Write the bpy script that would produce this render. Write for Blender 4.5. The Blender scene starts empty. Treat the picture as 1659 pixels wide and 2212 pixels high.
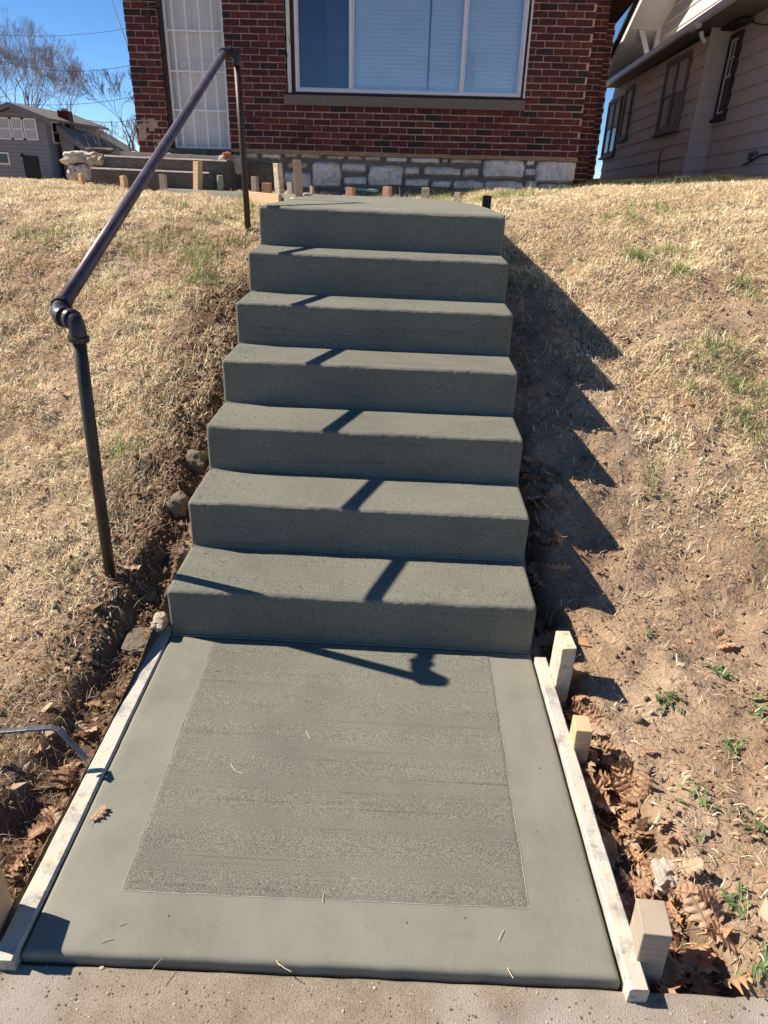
import bpy, math, random
import numpy as np
from mathutils import Vector, Matrix
random.seed(7); RNG=np.random.default_rng(11)
SC=bpy.context.scene
COL=SC.collection
# ---------------------------------------------------------------- camera
CAMP=np.array([0.11803,-1.84672,1.3921]); YAW,PITCH,ROLL=-0.01303,0.45357,0.04172; FPX=1475.0
def cam_axes(yaw,pitch,roll):
    cy,sy=np.cos(yaw),np.sin(yaw); cp,sp=np.cos(pitch),np.sin(pitch)
    f=np.array([sy*cp,cy*cp,-sp]); r=np.array([cy,-sy,0]); u=np.cross(r,f)
    cr,sr=np.cos(roll),np.sin(roll)
    return cr*r+sr*u,-sr*r+cr*u,f
CR,CU,CF=cam_axes(YAW,PITCH,ROLL)
cam=bpy.data.cameras.new('camera'); camo=bpy.data.objects.new('camera',cam); COL.objects.link(camo)
cam.sensor_fit='VERTICAL'; cam.sensor_height=36; cam.lens=36*FPX/2212; cam.clip_start=.05; cam.clip_end=2000
camo.matrix_world=Matrix(((CR[0],CU[0],-CF[0],CAMP[0]),(CR[1],CU[1],-CF[1],CAMP[1]),(CR[2],CU[2],-CF[2],CAMP[2]),(0,0,0,1)))
SC.camera=camo
# ---------------------------------------------------------------- light
SUN_AZ,SUN_EL=102.0,42.5     # direction the light travels (from +Y), elevation
w=bpy.data.worlds.new('World'); SC.world=w; w.use_nodes=True
nt=w.node_tree; nt.nodes.clear()
sky=nt.nodes.new('ShaderNodeTexSky'); sky.sky_type='NISHITA'; sky.sun_disc=False
sky.sun_elevation=math.radians(SUN_EL); sky.sun_rotation=math.radians(SUN_AZ+180)
sky.altitude=6000; sky.air_density=1.15; sky.dust_density=0.0; sky.ozone_density=3.5
bg=nt.nodes.new('ShaderNodeBackground'); bg.inputs['Strength'].default_value=.074
wo=nt.nodes.new('ShaderNodeOutputWorld'); hs=nt.nodes.new('ShaderNodeHueSaturation'); hs.inputs['Saturation'].default_value=1.15; hs.inputs['Value'].default_value=1.15; nt.links.new(sky.outputs[0],hs.inputs['Color']); nt.links.new(hs.outputs[0],bg.inputs[0]); nt.links.new(bg.outputs[0],wo.inputs[0])
sl=bpy.data.lights.new('sun','SUN'); sl.energy=5.0; sl.angle=math.radians(.53); sl.color=(1,.92,.80)
so=bpy.data.objects.new('sun',sl); COL.objects.link(so)
a,e=math.radians(SUN_AZ),math.radians(SUN_EL)
SD=Vector((math.cos(e)*math.sin(a),math.cos(e)*math.cos(a),-math.sin(e)))
so.rotation_euler=SD.to_track_quat('-Z','Y').to_euler(); so.location=(-8,3,9)
SC.view_settings.view_transform='Standard'; SC.view_settings.look='None'; SC.view_settings.exposure=0.84; SC.view_settings.gamma=1
SC.view_settings.use_curve_mapping=False
SC.render.engine='CYCLES'
# ---------------------------------------------------------------- helpers
def ray(x,y): return CF+(x-829.5)/FPX*CR-(y-1106)/FPX*CU
def onz(x,y,z): v=ray(x,y); return CAMP+(z-CAMP[2])/v[2]*v
def onY(x,y,Y): v=ray(x,y); return CAMP+(Y-CAMP[1])/v[1]*v
def onX(x,y,X): v=ray(x,y); return CAMP+(X-CAMP[0])/v[0]*v
def zp(ox,oy,k,x,y): return ((ox+x/k)*.86406,(oy+y/k)*.86406)
def vnoise(x,y,seed=0):
    x=np.asarray(x,float)+seed*17.31; y=np.asarray(y,float)-seed*9.77
    xi=np.floor(x).astype(np.int64); yi=np.floor(y).astype(np.int64); fx=x-xi; fy=y-yi
    fx=fx*fx*(3-2*fx); fy=fy*fy*(3-2*fy)
    def h(i,j):
        n=(i*374761393+j*668265263+seed*1442695041)&0xffffffff
        n=((n^(n>>13))*1274126177)&0xffffffff
        return ((n^(n>>16))&0xffff)/65535.0
    return (h(xi,yi)*(1-fx)+h(xi+1,yi)*fx)*(1-fy)+(h(xi,yi+1)*(1-fx)+h(xi+1,yi+1)*fx)*fy-.5
def fbm(x,y,o=4,seed=0,g=.5):
    s=0;a_=1.0
    for k in range(o): s=s+a_*vnoise(np.asarray(x)*2**k,np.asarray(y)*2**k,seed+k*3); a_*=g
    return s
def ss(a_,b,x):
    t=np.clip((np.asarray(x,float)-a_)/(b-a_),0,1); return t*t*(3-2*t)
ORG={}
def tag(o,label=None,cat=None,group=None,kind=None):
    if label: o['label']=label
    if cat: o['category']=cat
    if group: o['group']=group
    if kind: o['kind']=kind
    return o
def thing(name,loc,label,cat,group=None,rot=None):
    o=bpy.data.objects.new(name,None); COL.objects.link(o); o.location=Vector([float(c) for c in loc]); o.empty_display_size=.1
    if rot: o.rotation_euler=rot
    ORG[o]=np.array(o.location); return tag(o,label,cat,group)
def mesh_from(name,V,F,mat=None,smooth=False):
    me=bpy.data.meshes.new(name); me.from_pydata([tuple(map(float,v)) for v in V],[],F)
    if mat:
        for m in (mat if isinstance(mat,(list,tuple)) else [mat]): me.materials.append(m)
    if smooth: me.polygons.foreach_set('use_smooth',[True]*len(me.polygons))
    me.update(); return me
def link(name,me,parent=None,loc=None):
    o=bpy.data.objects.new(name,me); COL.objects.link(o)
    if parent: o.parent=parent
    if loc is not None: o.location=Vector([float(c) for c in loc])
    return o
class MB:
    def __init__(s): s.V=[]; s.F=[]
    def add(s,V,F):
        n=len(s.V); s.V+= [tuple(v) for v in V]; s.F+= [tuple(i+n for i in f) for f in F]; return s
    def box(s,x0,x1,y0,y1,z0,z1,j=0,R=None,c=None):
        V=[np.array((x,y,z),float)+(np.array([random.uniform(-j,j) for _ in range(3)]) if j else 0) for z in (z0,z1) for y in (y0,y1) for x in (x0,x1)]
        if R is not None:
            Rm=np.array(R.to_3x3()); V=[Rm@v for v in V]
        if c is not None: V=[v+np.array(c,float) for v in V]
        return s.add(V,[(0,2,3,1),(4,5,7,6),(0,1,5,4),(2,6,7,3),(0,4,6,2),(1,3,7,5)])
    def prism(s,poly,z0,z1):     # poly CCW list of xy
        n=len(poly); V=[(x,y,z0) for x,y in poly]+[(x,y,z1) for x,y in poly]
        F=[tuple(range(n-1,-1,-1)),tuple(range(n,2*n))]+[(i,(i+1)%n,n+(i+1)%n,n+i) for i in range(n)]
        return s.add(V,F)
    def slab(s,P,t):             # quad/polygon P (3d) thickened by vector t
        n=len(P); P=[np.array(p,float) for p in P]; t=np.array(t,float)
        return s.add(P+[p+t for p in P],[tuple(range(n)),tuple(range(2*n-1,n-1,-1))]+[((i+1)%n,i,n+i,n+(i+1)%n) for i in range(n)])
    def tube(s,P,r,n=10,cap=True):
        P=[np.array(p,float) for p in P]; m=len(P); rr=r if hasattr(r,'__len__') else [r]*m
        T=[(P[min(i+1,m-1)]-P[max(i-1,0)]) for i in range(m)]; T=[t/max(np.linalg.norm(t),1e-9) for t in T]
        up=np.array([0,0,1.]) if abs(T[0][2])<.9 else np.array([1.,0,0])
        a1=np.cross(T[0],up); a1/=np.linalg.norm(a1); V=[];F=[]
        for i in range(m):
            a1=a1-T[i]*(a1@T[i]); a1/=np.linalg.norm(a1); b1=np.cross(T[i],a1)
            for k in range(n):
                q=2*math.pi*k/n; V.append(P[i]+rr[i]*(math.cos(q)*a1+math.sin(q)*b1))
        for i in range(m-1):
            for k in range(n): F.append((i*n+k,i*n+(k+1)%n,(i+1)*n+(k+1)%n,(i+1)*n+k))
        if cap: F.append(tuple(range(n-1,-1,-1))); F.append(tuple((m-1)*n+k for k in range(n)))
        return s.add(V,F)
    def obj(s,name,mat,parent=None,local=False,smooth=False,bevel=0,origin=None):
        V=np.array(s.V,float)
        org=None
        if parent is not None and not local:
            org=ORG.get(parent,np.zeros(3)); V=V-org
        loc=None
        if parent is None:
            org=np.array(origin) if origin is not None else np.array([V[:,0].mean(),V[:,1].mean(),V[:,2].min()])
            V=V-org; loc=org
        me=mesh_from(name,V,s.F,mat,smooth); o=link(name,me,parent,loc); ORG[o]=org if org is not None else np.zeros(3)
        if bevel:
            b=o.modifiers.new('bevel','BEVEL'); b.width=bevel; b.segments=2; b.limit_method='ANGLE'
        return o
def fast_mesh(name,V,tris,cols=None,mat=None):
    me=bpy.data.meshes.new(name); nv=len(V); nf=len(tris)
    me.vertices.add(nv); me.vertices.foreach_set('co',np.ascontiguousarray(V,np.float32).ravel())
    k=tris.shape[1]
    me.loops.add(nf*k); me.loops.foreach_set('vertex_index',np.ascontiguousarray(tris,np.int32).ravel())
    me.polygons.add(nf); me.polygons.foreach_set('loop_start',np.arange(0,nf*k,k,dtype=np.int32)); me.polygons.foreach_set('loop_total',np.full(nf,k,np.int32))
    me.update(calc_edges=True)
    if cols is not None:
        at=me.color_attributes.new('Col','FLOAT_COLOR','POINT'); c4=np.ones((nv,4),np.float32); c4[:,:3]=cols; at.data.foreach_set('color',c4.ravel())
    if mat: me.materials.append(mat)
    return me
# ---------------------------------------------------------------- materials
def mat(name,build):
    m=bpy.data.materials.new(name); m.use_nodes=True; N=m.node_tree.nodes; L=m.node_tree.links
    b=N['Principled BSDF']; build(m,N,L,b); return m
def tc(N,L,scale=(1,1,1),kind='Object',rot=(0,0,0)):
    t=N.new('ShaderNodeTexCoord'); mp=N.new('ShaderNodeMapping'); mp.inputs['Scale'].default_value=scale; mp.inputs['Rotation'].default_value=rot
    L.new(t.outputs[kind],mp.inputs[0]); return mp.outputs[0]
def noise(N,L,vec,scale,detail=4,rough=.6):
    n=N.new('ShaderNodeTexNoise'); n.inputs['Scale'].default_value=scale; n.inputs['Detail'].default_value=detail; n.inputs['Roughness'].default_value=rough
    if vec is not None: L.new(vec,n.inputs['Vector'])
    return n.outputs[0]
def ramp(N,L,fac,stops):
    r=N.new('ShaderNodeValToRGB'); el=r.color_ramp.elements
    while len(el)<len(stops): el.new(.5)
    for k,(p,c) in enumerate(stops): el[k].position=p; el[k].color=(*c,1) if len(c)==3 else c
    L.new(fac,r.inputs[0]); return r.outputs[0]
def mixc(N,L,fac,a_,b,mode='MIX'):
    m=N.new('ShaderNodeMix'); m.data_type='RGBA'; m.blend_type=mode
    if hasattr(fac,'links'): L.new(fac,m.inputs[0])
    else: m.inputs[0].default_value=fac
    for i,v in ((6,a_),(7,b)):
        if hasattr(v,'links'): L.new(v,m.inputs[i])
        else: m.inputs[i].default_value=(*v,1)
    return m.outputs[2]
def bump(N,L,b,hs,dist=.002,strength=1.0,prev=None):
    bp=N.new('ShaderNodeBump'); bp.inputs['Distance'].default_value=dist; bp.inputs['Strength'].default_value=strength
    L.new(hs,bp.inputs['Height'])
    if prev is not None: L.new(prev,bp.inputs['Normal'])
    L.new(bp.outputs[0],b.inputs['Normal']); return bp.outputs[0]
def simple(name,c1,c2=None,scale=20,rough=.8,bs=None,bd=.002,metal=0,stretch=(1,1,1),spec=.3):
    c2=c2 or tuple(v*.75 for v in c1)
    def f(m,N,L,b):
        v=tc(N,L,stretch); n=noise(N,L,v,scale,6,.65)
        L.new(ramp(N,L,n,[(.3,c2),(.7,c1)]),b.inputs['Base Color']); b.inputs['Roughness'].default_value=rough; b.inputs['Metallic'].default_value=metal
        b.inputs['Specular IOR Level'].default_value=spec
        if bs: bump(N,L,b,noise(N,L,v,bs,5,.6),bd)
    return mat(name,f)
CON1=(.253,.243,.195); CON0=(.204,.196,.157)
def concrete_mat(name,kind):
    def f(m,N,L,b):
        v=tc(N,L); big=noise(N,L,v,2.2,5,.6); fine=noise(N,L,v,440,2,.65)
        base=ramp(N,L,big,[(.3,CON0),(.72,CON1)])
        if kind!='smooth':
            vs=tc(N,L,(1.0,130,95),rot=(0,0,math.radians(1.4))); st=noise(N,L,vs,1.6,6,.62)
            vs2=tc(N,L,(.7,30,26),rot=(0,0,math.radians(-1))); st2=noise(N,L,vs2,1.3,4,.6)
            dk=ramp(N,L,st,[(.33,(.6,.6,.59)),(.46,(1,1,1)),(.62,(1,1,1)),(.75,(1.12,1.12,1.1))])
            sp=ramp(N,L,fine,[(.38,(.36,.36,.35)),(.5,(.98,.98,.98)),(.62,(1.6,1.58,1.42))])
            base=mixc(N,L,.75,base,sp,'MULTIPLY'); base=mixc(N,L,ramp(N,L,st2,[(.38,(.1,.1,.1)),(.62,(.9,.9,.9))]),base,mixc(N,L,1.0,base,dk,'MULTIPLY'))
            dp=noise(N,L,tc(N,L,(1,1.6,1.6)),3.2,4,.55); base=mixc(N,L,1.0,base,ramp(N,L,dp,[(.32,(.90,.90,.90)),(.5,(1,1,1)),(.75,(1.04,1.04,1.03))]),'MULTIPLY')
            pt=ramp(N,L,noise(N,L,v,120,2,.5),[(.20,(.35,.35,.33)),(.235,(1,1,1))]); base=mixc(N,L,1.0,base,pt,'MULTIPLY')
            L.new(base,b.inputs['Base Color'])
            p=bump(N,L,b,st,.004,.55); bump(N,L,b,fine,.004,1.0,p)
        else:
            v2=tc(N,L,(1,.35,1)); sm=noise(N,L,v2,14,5,.6)
            base=mixc(N,L,.5,base,ramp(N,L,sm,[(.3,(.72,.72,.705)),(.7,(.88,.88,.865))]),'MULTIPLY')
            pit=ramp(N,L,noise(N,L,v,170,2,.5),[(.22,(.4,.4,.38)),(.25,(1,1,1))]); base=mixc(N,L,1.0,base,pit,'MULTIPLY')
            m3=noise(N,L,v,6,5,.65); base=mixc(N,L,.9,base,ramp(N,L,m3,[(.32,(.86,.86,.85)),(.5,(1,1,1)),(.7,(1.07,1.07,1.06))]),'MULTIPLY'); f3=ramp(N,L,fine,[(.3,(.86,.86,.86)),(.5,(1,1,1)),(.72,(1.12,1.12,1.1))]); base=mixc(N,L,.8,base,f3,'MULTIPLY')
            L.new(base,b.inputs['Base Color']); p=bump(N,L,b,sm,.003,.35); bump(N,L,b,fine,.001,.5,p)
        b.inputs['Roughness'].default_value=.75 if kind=='smooth' else .85; b.inputs['Specular IOR Level'].default_value=.25
    return mat(name,f)
M={}
M['broom']=concrete_mat('broomed concrete','broom'); M['smooth']=concrete_mat('trowelled concrete','smooth')
def f_side(m,N,L,b):
    v=tc(N,L); n=noise(N,L,v,9,6,.7); fine=noise(N,L,v,260,3,.75)
    base=ramp(N,L,n,[(.28,(.17,.13,.09)),(.45,(.255,.205,.145)),(.6,(.31,.255,.185)),(.78,(.31,.285,.24))])
    sp=ramp(N,L,fine,[(.32,(.35,.32,.30)),(.46,(1,1,1)),(.60,(1.1,1.1,1.1)),(.70,(1.75,1.7,1.6))]); base=mixc(N,L,.9,base,sp,'MULTIPLY'); pt=ramp(N,L,noise(N,L,v,75,2,.6),[(.24,(.35,.32,.3)),(.29,(1,1,1)),(.70,(1,1,1)),(.74,(1.5,1.48,1.42))]); base=mixc(N,L,.8,base,pt,'MULTIPLY')
    st=noise(N,L,v,2.3,3,.5); base=mixc(N,L,ramp(N,L,st,[(.5,(0,0,0)),(.66,(.75,.75,.75))]),base,(.40,.36,.32))
    L.new(base,b.inputs['Base Color']); b.inputs['Roughness'].default_value=.95; bump(N,L,b,fine,.004,.8)
M['ridge']=simple('pale cement ridge',(.48,.46,.38),(.40,.385,.32),60,.8)
M['straw']=simple('straw',(.70,.58,.38),(.60,.48,.30),60,.8)
M['walk']=mat('old weathered concrete',f_side)
def f_ground(m,N,L,b):
    v=tc(N,L); n=noise(N,L,v,3.0,6,.65); fine=noise(N,L,v,90,4,.7); mid=noise(N,L,v,22,4,.6)
    soil=ramp(N,L,n,[(.3,(.24,.158,.10)),(.5,(.345,.238,.155)),(.7,(.44,.32,.22))])
    at=N.new('ShaderNodeAttribute'); at.attribute_name='Col'
    sep=N.new('ShaderNodeSeparateColor'); L.new(at.outputs[0],sep.inputs[0])
    straw=ramp(N,L,mid,[(.3,(.30,.21,.12)),(.7,(.56,.42,.26))])
    base=mixc(N,L,sep.outputs[0],soil,straw); base=mixc(N,L,sep.outputs[1],base,(.085,.05,.03))
    base=mixc(N,L,.7,base,ramp(N,L,fine,[(.28,(.5,.48,.46)),(.5,(1,1,1)),(.72,(1.25,1.22,1.2))]),'MULTIPLY')
    L.new(base,b.inputs['Base Color']); b.inputs['Roughness'].default_value=1; b.inputs['Specular IOR Level'].default_value=.1
    p=bump(N,L,b,mid,.02,.7); bump(N,L,b,fine,.008,.9,p)
M['ground']=mat('dry soil and thatch',f_ground)
def f_vc(rough=.8,trans=.25):
    def f(m,N,L,b):
        at=N.new('ShaderNodeAttribute'); at.attribute_name='Col'
        L.new(at.outputs[0],b.inputs['Base Color']); b.inputs['Roughness'].default_value=rough; b.inputs['Specular IOR Level'].default_value=.25
        if trans:
            t=N.new('ShaderNodeBsdfTranslucent'); L.new(at.outputs[0],t.inputs[0]); mx=N.new('ShaderNodeMixShader'); mx.inputs[0].default_value=trans
            L.new(b.outputs[0],mx.inputs[1]); L.new(t.outputs[0],mx.inputs[2]); L.new(mx.outputs[0],N['Material Output'].inputs[0])
    return f
M['blade']=mat('grass blades',f_vc(.75,.35)); M['crumb']=mat('soil crumbs',f_vc(.95,0))
def leafmat(name,c):
    def f(m,N,L,b):
        v=tc(N,L); n=noise(N,L,v,40,4,.6); oi=N.new('ShaderNodeObjectInfo')
        base=ramp(N,L,n,[(.3,tuple(x*.7 for x in c)),(.7,c)])
        base=mixc(N,L,.6,base,ramp(N,L,oi.outputs['Random'],[(0,(.6,.55,.5)),(.5,(1,1,1)),(1,(1.35,1.3,1.2))]),'MULTIPLY')
        L.new(base,b.inputs['Base Color']); b.inputs['Roughness'].default_value=.6
        t=N.new('ShaderNodeBsdfTranslucent'); L.new(base,t.inputs[0]); mx=N.new('ShaderNodeMixShader'); mx.inputs[0].default_value=.2
        L.new(b.outputs[0],mx.inputs[1]); L.new(t.outputs[0],mx.inputs[2]); L.new(mx.outputs[0],N['Material Output'].inputs[0])
    return mat(name,f)
M['leaf']=leafmat('dry oak leaf',(.51,.295,.165)); M['leafpale']=leafmat('pale dry leaf',(.55,.38,.24))
M['weed']=leafmat('green weed leaf',(.17,.25,.09))
def f_wood(c1,c2,spl=.0,grain=(3,3,60)):
    def f(m,N,L,b):
        v=tc(N,L,grain); n=noise(N,L,v,1.3,5,.6)
        base=ramp(N,L,n,[(.3,c2),(.7,c1)])
        if spl:
            s_=noise(N,L,tc(N,L),26,6,.7); base=mixc(N,L,ramp(N,L,s_,[(.52-spl*.15,(0,0,0)),(.60-spl*.1,(.9,.9,.9))]),base,(.50,.465,.40))
            d2_=noise(N,L,tc(N,L),11,6,.75); base=mixc(N,L,ramp(N,L,d2_,[(.5,(0,0,0)),(.62,(.8,.8,.8))]),base,(.27,.26,.235))
            d=noise(N,L,tc(N,L),60,4,.7); base=mixc(N,L,1.0,base,ramp(N,L,d,[(.3,(.5,.48,.45)),(.42,(1,1,1))]),'MULTIPLY')
        L.new(base,b.inputs['Base Color']); b.inputs['Roughness'].default_value=.8; b.inputs['Specular IOR Level'].default_value=.2
        bump(N,L,b,n,.002,.5)
    return f
M['board']=mat('splattered form lumber',f_wood((.68,.56,.41),(.55,.43,.30),1.0,(40,4,40)))
M['stake']=mat('pine stake',f_wood((.66,.46,.27),(.48,.31,.17),0)); M['stakepale']=mat('pale pine stake',f_wood((.74,.60,.40),(.6,.44,.27),0.25))
M['stakegrey']=mat('weathered stake',f_wood((.44,.36,.27),(.30,.24,.18),0)); M['stakered']=mat('reddish stake',f_wood((.50,.30,.21),(.38,.22,.15),0))
M['stakemoss']=simple('mossy stump',(.24,.27,.15),(.36,.34,.25),30,.9,60)
M['plastic']=simple('black plastic',(.02,.02,.022),(.012,.012,.014),30,.4)
def f_pipe(m,N,L,b):
    v=tc(N,L,(1,1,1)); n=noise(N,L,v,14,6,.7); n2=noise(N,L,v,90,4,.7)
    base=ramp(N,L,n,[(.3,(.065,.045,.045)),(.5,(.12,.085,.095)),(.62,(.15,.115,.14)),(.78,(.16,.085,.055))])
    base=mixc(N,L,.6,base,ramp(N,L,n2,[(.3,(.6,.6,.6)),(.6,(1.1,1.1,1.1))]),'MULTIPLY')
    L.new(base,b.inputs['Base Color']); b.inputs['Metallic'].default_value=.35; b.inputs['Roughness'].default_value=.42; bump(N,L,b,n2,.0006,.6)
M['pipe']=mat('purple brown painted pipe',f_pipe)
M['iron']=simple('black iron fitting',(.085,.08,.08),(.04,.036,.036),40,.4,80,.0008,.4)
M['rust']=simple('rusty brown post',(.095,.055,.04),(.05,.034,.03),30,.5,70,.0008,.3)
M['lowpost']=simple('dark bronze post',(.075,.068,.055),(.035,.031,.027),24,.42,90,.0006,.35)
M['steel']=simple('worn steel bar',(.30,.31,.33),(.07,.07,.075),12,.35,80,.0004,.7)
BT=[((.125,.030,.026),'deep red'),((.088,.024,.022),'maroon'),((.042,.024,.024),'burnt black'),((.155,.040,.030),'red'),((.105,.028,.028),'wine'),((.068,.022,.022),'dark brown')]
M['bricks']=[simple('brick '+n,c,tuple(v*.6 for v in c),30,.75,70,.004,stretch=(1,1,.4)) for c,n in BT]
M['mortar']=simple('tan mortar',(.58,.425,.335),(.44,.315,.24),12,.95,60,.006)
M['mortarledge']=simple('rusty mortar ledge',(.42,.27,.15),(.28,.17,.09),10,.95,40,.006)
M['mortargrey']=simple('grey foundation mortar',(.20,.18,.165),(.14,.125,.11),10,.95,50,.006)
M['patch']=simple('smeared mortar patch',(.46,.34,.27),(.28,.19,.15),14,.95,30,.01)
def f_stone(c1,c2,c3):
    def f(m,N,L,b):
        v=tc(N,L); n=noise(N,L,v,6,6,.7); n2=noise(N,L,v,30,6,.75)
        base=ramp(N,L,n,[(.3,c2),(.5,c1),(.72,c3)]); base=mixc(N,L,.7,base,ramp(N,L,n2,[(.3,(.5,.48,.46)),(.55,(1,1,1))]),'MULTIPLY')
        L.new(base,b.inputs['Base Color']); b.inputs['Roughness'].default_value=.95; bump(N,L,b,n2,.02,.9)
    return f
M['lime']=mat('grey limestone',f_stone((.86,.77,.67),(.58,.46,.35),(.92,.87,.79))); M['limetan']=mat('tan limestone',f_stone((.60,.49,.36),(.42,.27,.15),(.70,.62,.51)))
M['limebrown']=mat('stained brown stone',f_stone((.22,.17,.12),(.13,.10,.07),(.30,.23,.15))); M['limewhite']=mat('whitish stone',f_stone((.66,.61,.52),(.50,.40,.28),(.76,.73,.67)))
def f_agg(m,N,L,b):
    v=tc(N,L); n=noise(N,L,v,70,3,.6); n1=noise(N,L,v,5,4,.6)
    base=ramp(N,L,n1,[(.3,(.085,.07,.055)),(.7,(.15,.125,.10))]); base=mixc(N,L,ramp(N,L,n,[(.60,(0,0,0)),(.68,(1,1,1))]),base,(.38,.32,.27))
    L.new(base,b.inputs['Base Color']); b.inputs['Roughness'].default_value=.9; bump(N,L,b,n,.006,.7)
M['agg']=mat('dark exposed aggregate',f_agg)
M['oldtop']=simple('pale old concrete',(.52,.45,.38),(.38,.32,.26),14,.95,50,.006)
M['sill']=simple('brown cast sill',(.20,.165,.14),(.15,.12,.10),40,.85,90,.003)
M['doorsill']=simple('dark green worn sill',(.05,.065,.05),(.12,.10,.08),16,.8,50,.003)
M['vinyl']=simple('white vinyl',(.72,.72,.78),(.66,.66,.72),10,.4)
def f_peel(m,N,L,b):
    v=tc(N,L,(30,30,6)); n=noise(N,L,v,1.5,6,.7)
    L.new(ramp(N,L,n,[(.36,(.16,.10,.075)),(.42,(.66,.64,.60))]),b.inputs['Base Color']); b.inputs['Roughness'].default_value=.8
M['peel']=mat('peeling white paint',f_peel)
M['brownwood']=simple('dark brown wood',(.065,.032,.022),(.035,.018,.014),10,.7,stretch=(1,1,20))
M['whitepaint']=simple('white painted steel',(.86,.86,.85),(.80,.80,.79),14,.45)
M['doorpanel']=simple('off white door panel',(.70,.68,.65),(.65,.63,.60),8,.7)
M['blind']=simple('window blind',(.88,.92,.92),(.80,.86,.88),3,.7)
M['curtain']=simple('dark curtain',(.055,.065,.075),(.04,.048,.055),6,.9)
M['curtain2']=simple('grey blue curtain',(.085,.11,.15),(.065,.085,.12),6,.9)
M['note']=simple('pale green note',(.50,.55,.40),(.46,.5,.36),10,.8)
def f_glass(m,N,L,b,rf_=.09):
    b.inputs['Base Color'].default_value=(.9,.95,.95,1); b.inputs['Transmission Weight'].default_value=0; b.inputs['Roughness'].default_value=.0
    g=N.new('ShaderNodeBsdfGlossy'); g.inputs['Roughness'].default_value=.015; g.inputs[0].default_value=(.9,.95,1,1)
    t=N.new('ShaderNodeBsdfTransparent'); t.inputs[0].default_value=(.98,1,1,1)
    fr=N.new('ShaderNodeFresnel'); fr.inputs[0].default_value=1.5; mx=N.new('ShaderNodeMixShader')
    ad=N.new('ShaderNodeMath'); ad.operation='ADD'; ad.inputs[1].default_value=rf_; L.new(fr.outputs[0],ad.inputs[0])
    v=tc(N,L,(1,1,1)); bp=N.new('ShaderNodeBump'); bp.inputs['Distance'].default_value=.004; L.new(noise(N,L,v,2.2,2,.5),bp.inputs['Height']); L.new(bp.outputs[0],g.inputs['Normal'])
    L.new(ad.outputs[0],mx.inputs[0]); L.new(t.outputs[0],mx.inputs[1]); L.new(g.outputs[0],mx.inputs[2]); L.new(mx.outputs[0],N['Material Output'].inputs[0])
M['glass']=mat('window glass',f_glass); M['glassdim']=mat('screened window glass',lambda m,N,L,b: f_glass(m,N,L,b,.02))
M['darkglass']=simple('dark window glass',(.03,.035,.04),(.02,.022,.026),2,.08,spec=.6)
M['shade']=simple('pale window shade',(.42,.44,.47),(.36,.38,.41),4,.6,spec=.25)
M['siding']=simple('beige siding',(.62,.56,.52),(.56,.505,.465),5,.7,60,.002); M['trimbrown']=simple('dark window trim',(.07,.055,.05),(.05,.04,.035),8,.7)
M['trimtan']=simple('tan trim',(.22,.195,.185),(.17,.15,.145),8,.7)
M['gutter']=simple('white metal gutter',(.74,.73,.71),(.62,.60,.57),6,.4); M['soffit']=simple('white soffit',(.60,.57,.53),(.54,.51,.47),6,.8)
M['shingle']=simple('dark brown shingle',(.05,.042,.038),(.03,.026,.024),30,.9,60,.01)
M['dshingle']=simple('grey brown shingles',(.19,.165,.15),(.13,.112,.10),3,.9,20,.02)
M['grey']=simple('blue grey house siding',(.225,.22,.245),(.19,.185,.21),2,.8); M['greytrim']=simple('grey trim',(.17,.165,.18),(.14,.135,.15),2,.8)
M['bark']=simple('bare grey bark',(.27,.225,.20),(.19,.155,.135),4,.95); M['barkdark']=simple('dark bare bark',(.13,.105,.09),(.085,.07,.06),4,.95)
M['wire']=simple('black cable',(.03,.03,.035),(.02,.02,.022),4,.6); M['teal']=simple('faded teal plastic',(.10,.33,.29),(.25,.36,.33),20,.6)
M['orange']=simple('orange clay brick',(.55,.16,.06),(.42,.13,.06),20,.8,40,.004); M['black']=simple('black door',(.015,.014,.014),(.01,.01,.01),5,.5)
M['asphalt']=simple('asphalt',(.055,.053,.05),(.04,.039,.037),60,.95,90,.004)
# ---------------------------------------------------------------- terrain
H_,D_,L_=.17925,.29215,1.04664
LP=np.array([(-400,-.2),(-3,-.2),(-1.06,-.07),(-1.0,-.02),(-.6,-.01),(-.2,.015),(.13,.10),(.6,.25),(1,.395),(2,.74),(2.95,1.045),(3.6,1.11),(5,1.15),(7.5,1.18),(12,1.12),(20,.7),(35,.2),(60,.2),(500,.2)])
RP=np.array([(-400,-.2),(-3,-.2),(-1.06,-.07),(-1.0,-.01),(-.6,.0),(-.05,.0),(.25,.035),(.53,.15),(.81,.28),(1.09,.415),(1.37,.525),(1.64,.635),(2.13,.77),(2.64,.93),(3.3,1.09),(4.2,1.19),(6,1.215),(7.5,1.23),(12,1.25),(20,1.2),(35,.4),(60,.2),(500,.2)])
def T0(x,y):
    x=np.asarray(x,float); y=np.asarray(y,float)
    l=np.interp(y,LP[:,0],LP[:,1]); r=np.interp(y,RP[:,0],RP[:,1]); b=ss(-.5,.6,x)
    z=l*(1-b)+r*b
    z=z+.085*np.clip(x-.4,0,4)*ss(1.5,4.5,y)*(1-ss(14,26,y))
    z=z+.03*np.clip(x-1,0,4)*ss(-.4,.6,y)*(1-ss(1.5,4,y))
    return z
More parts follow.
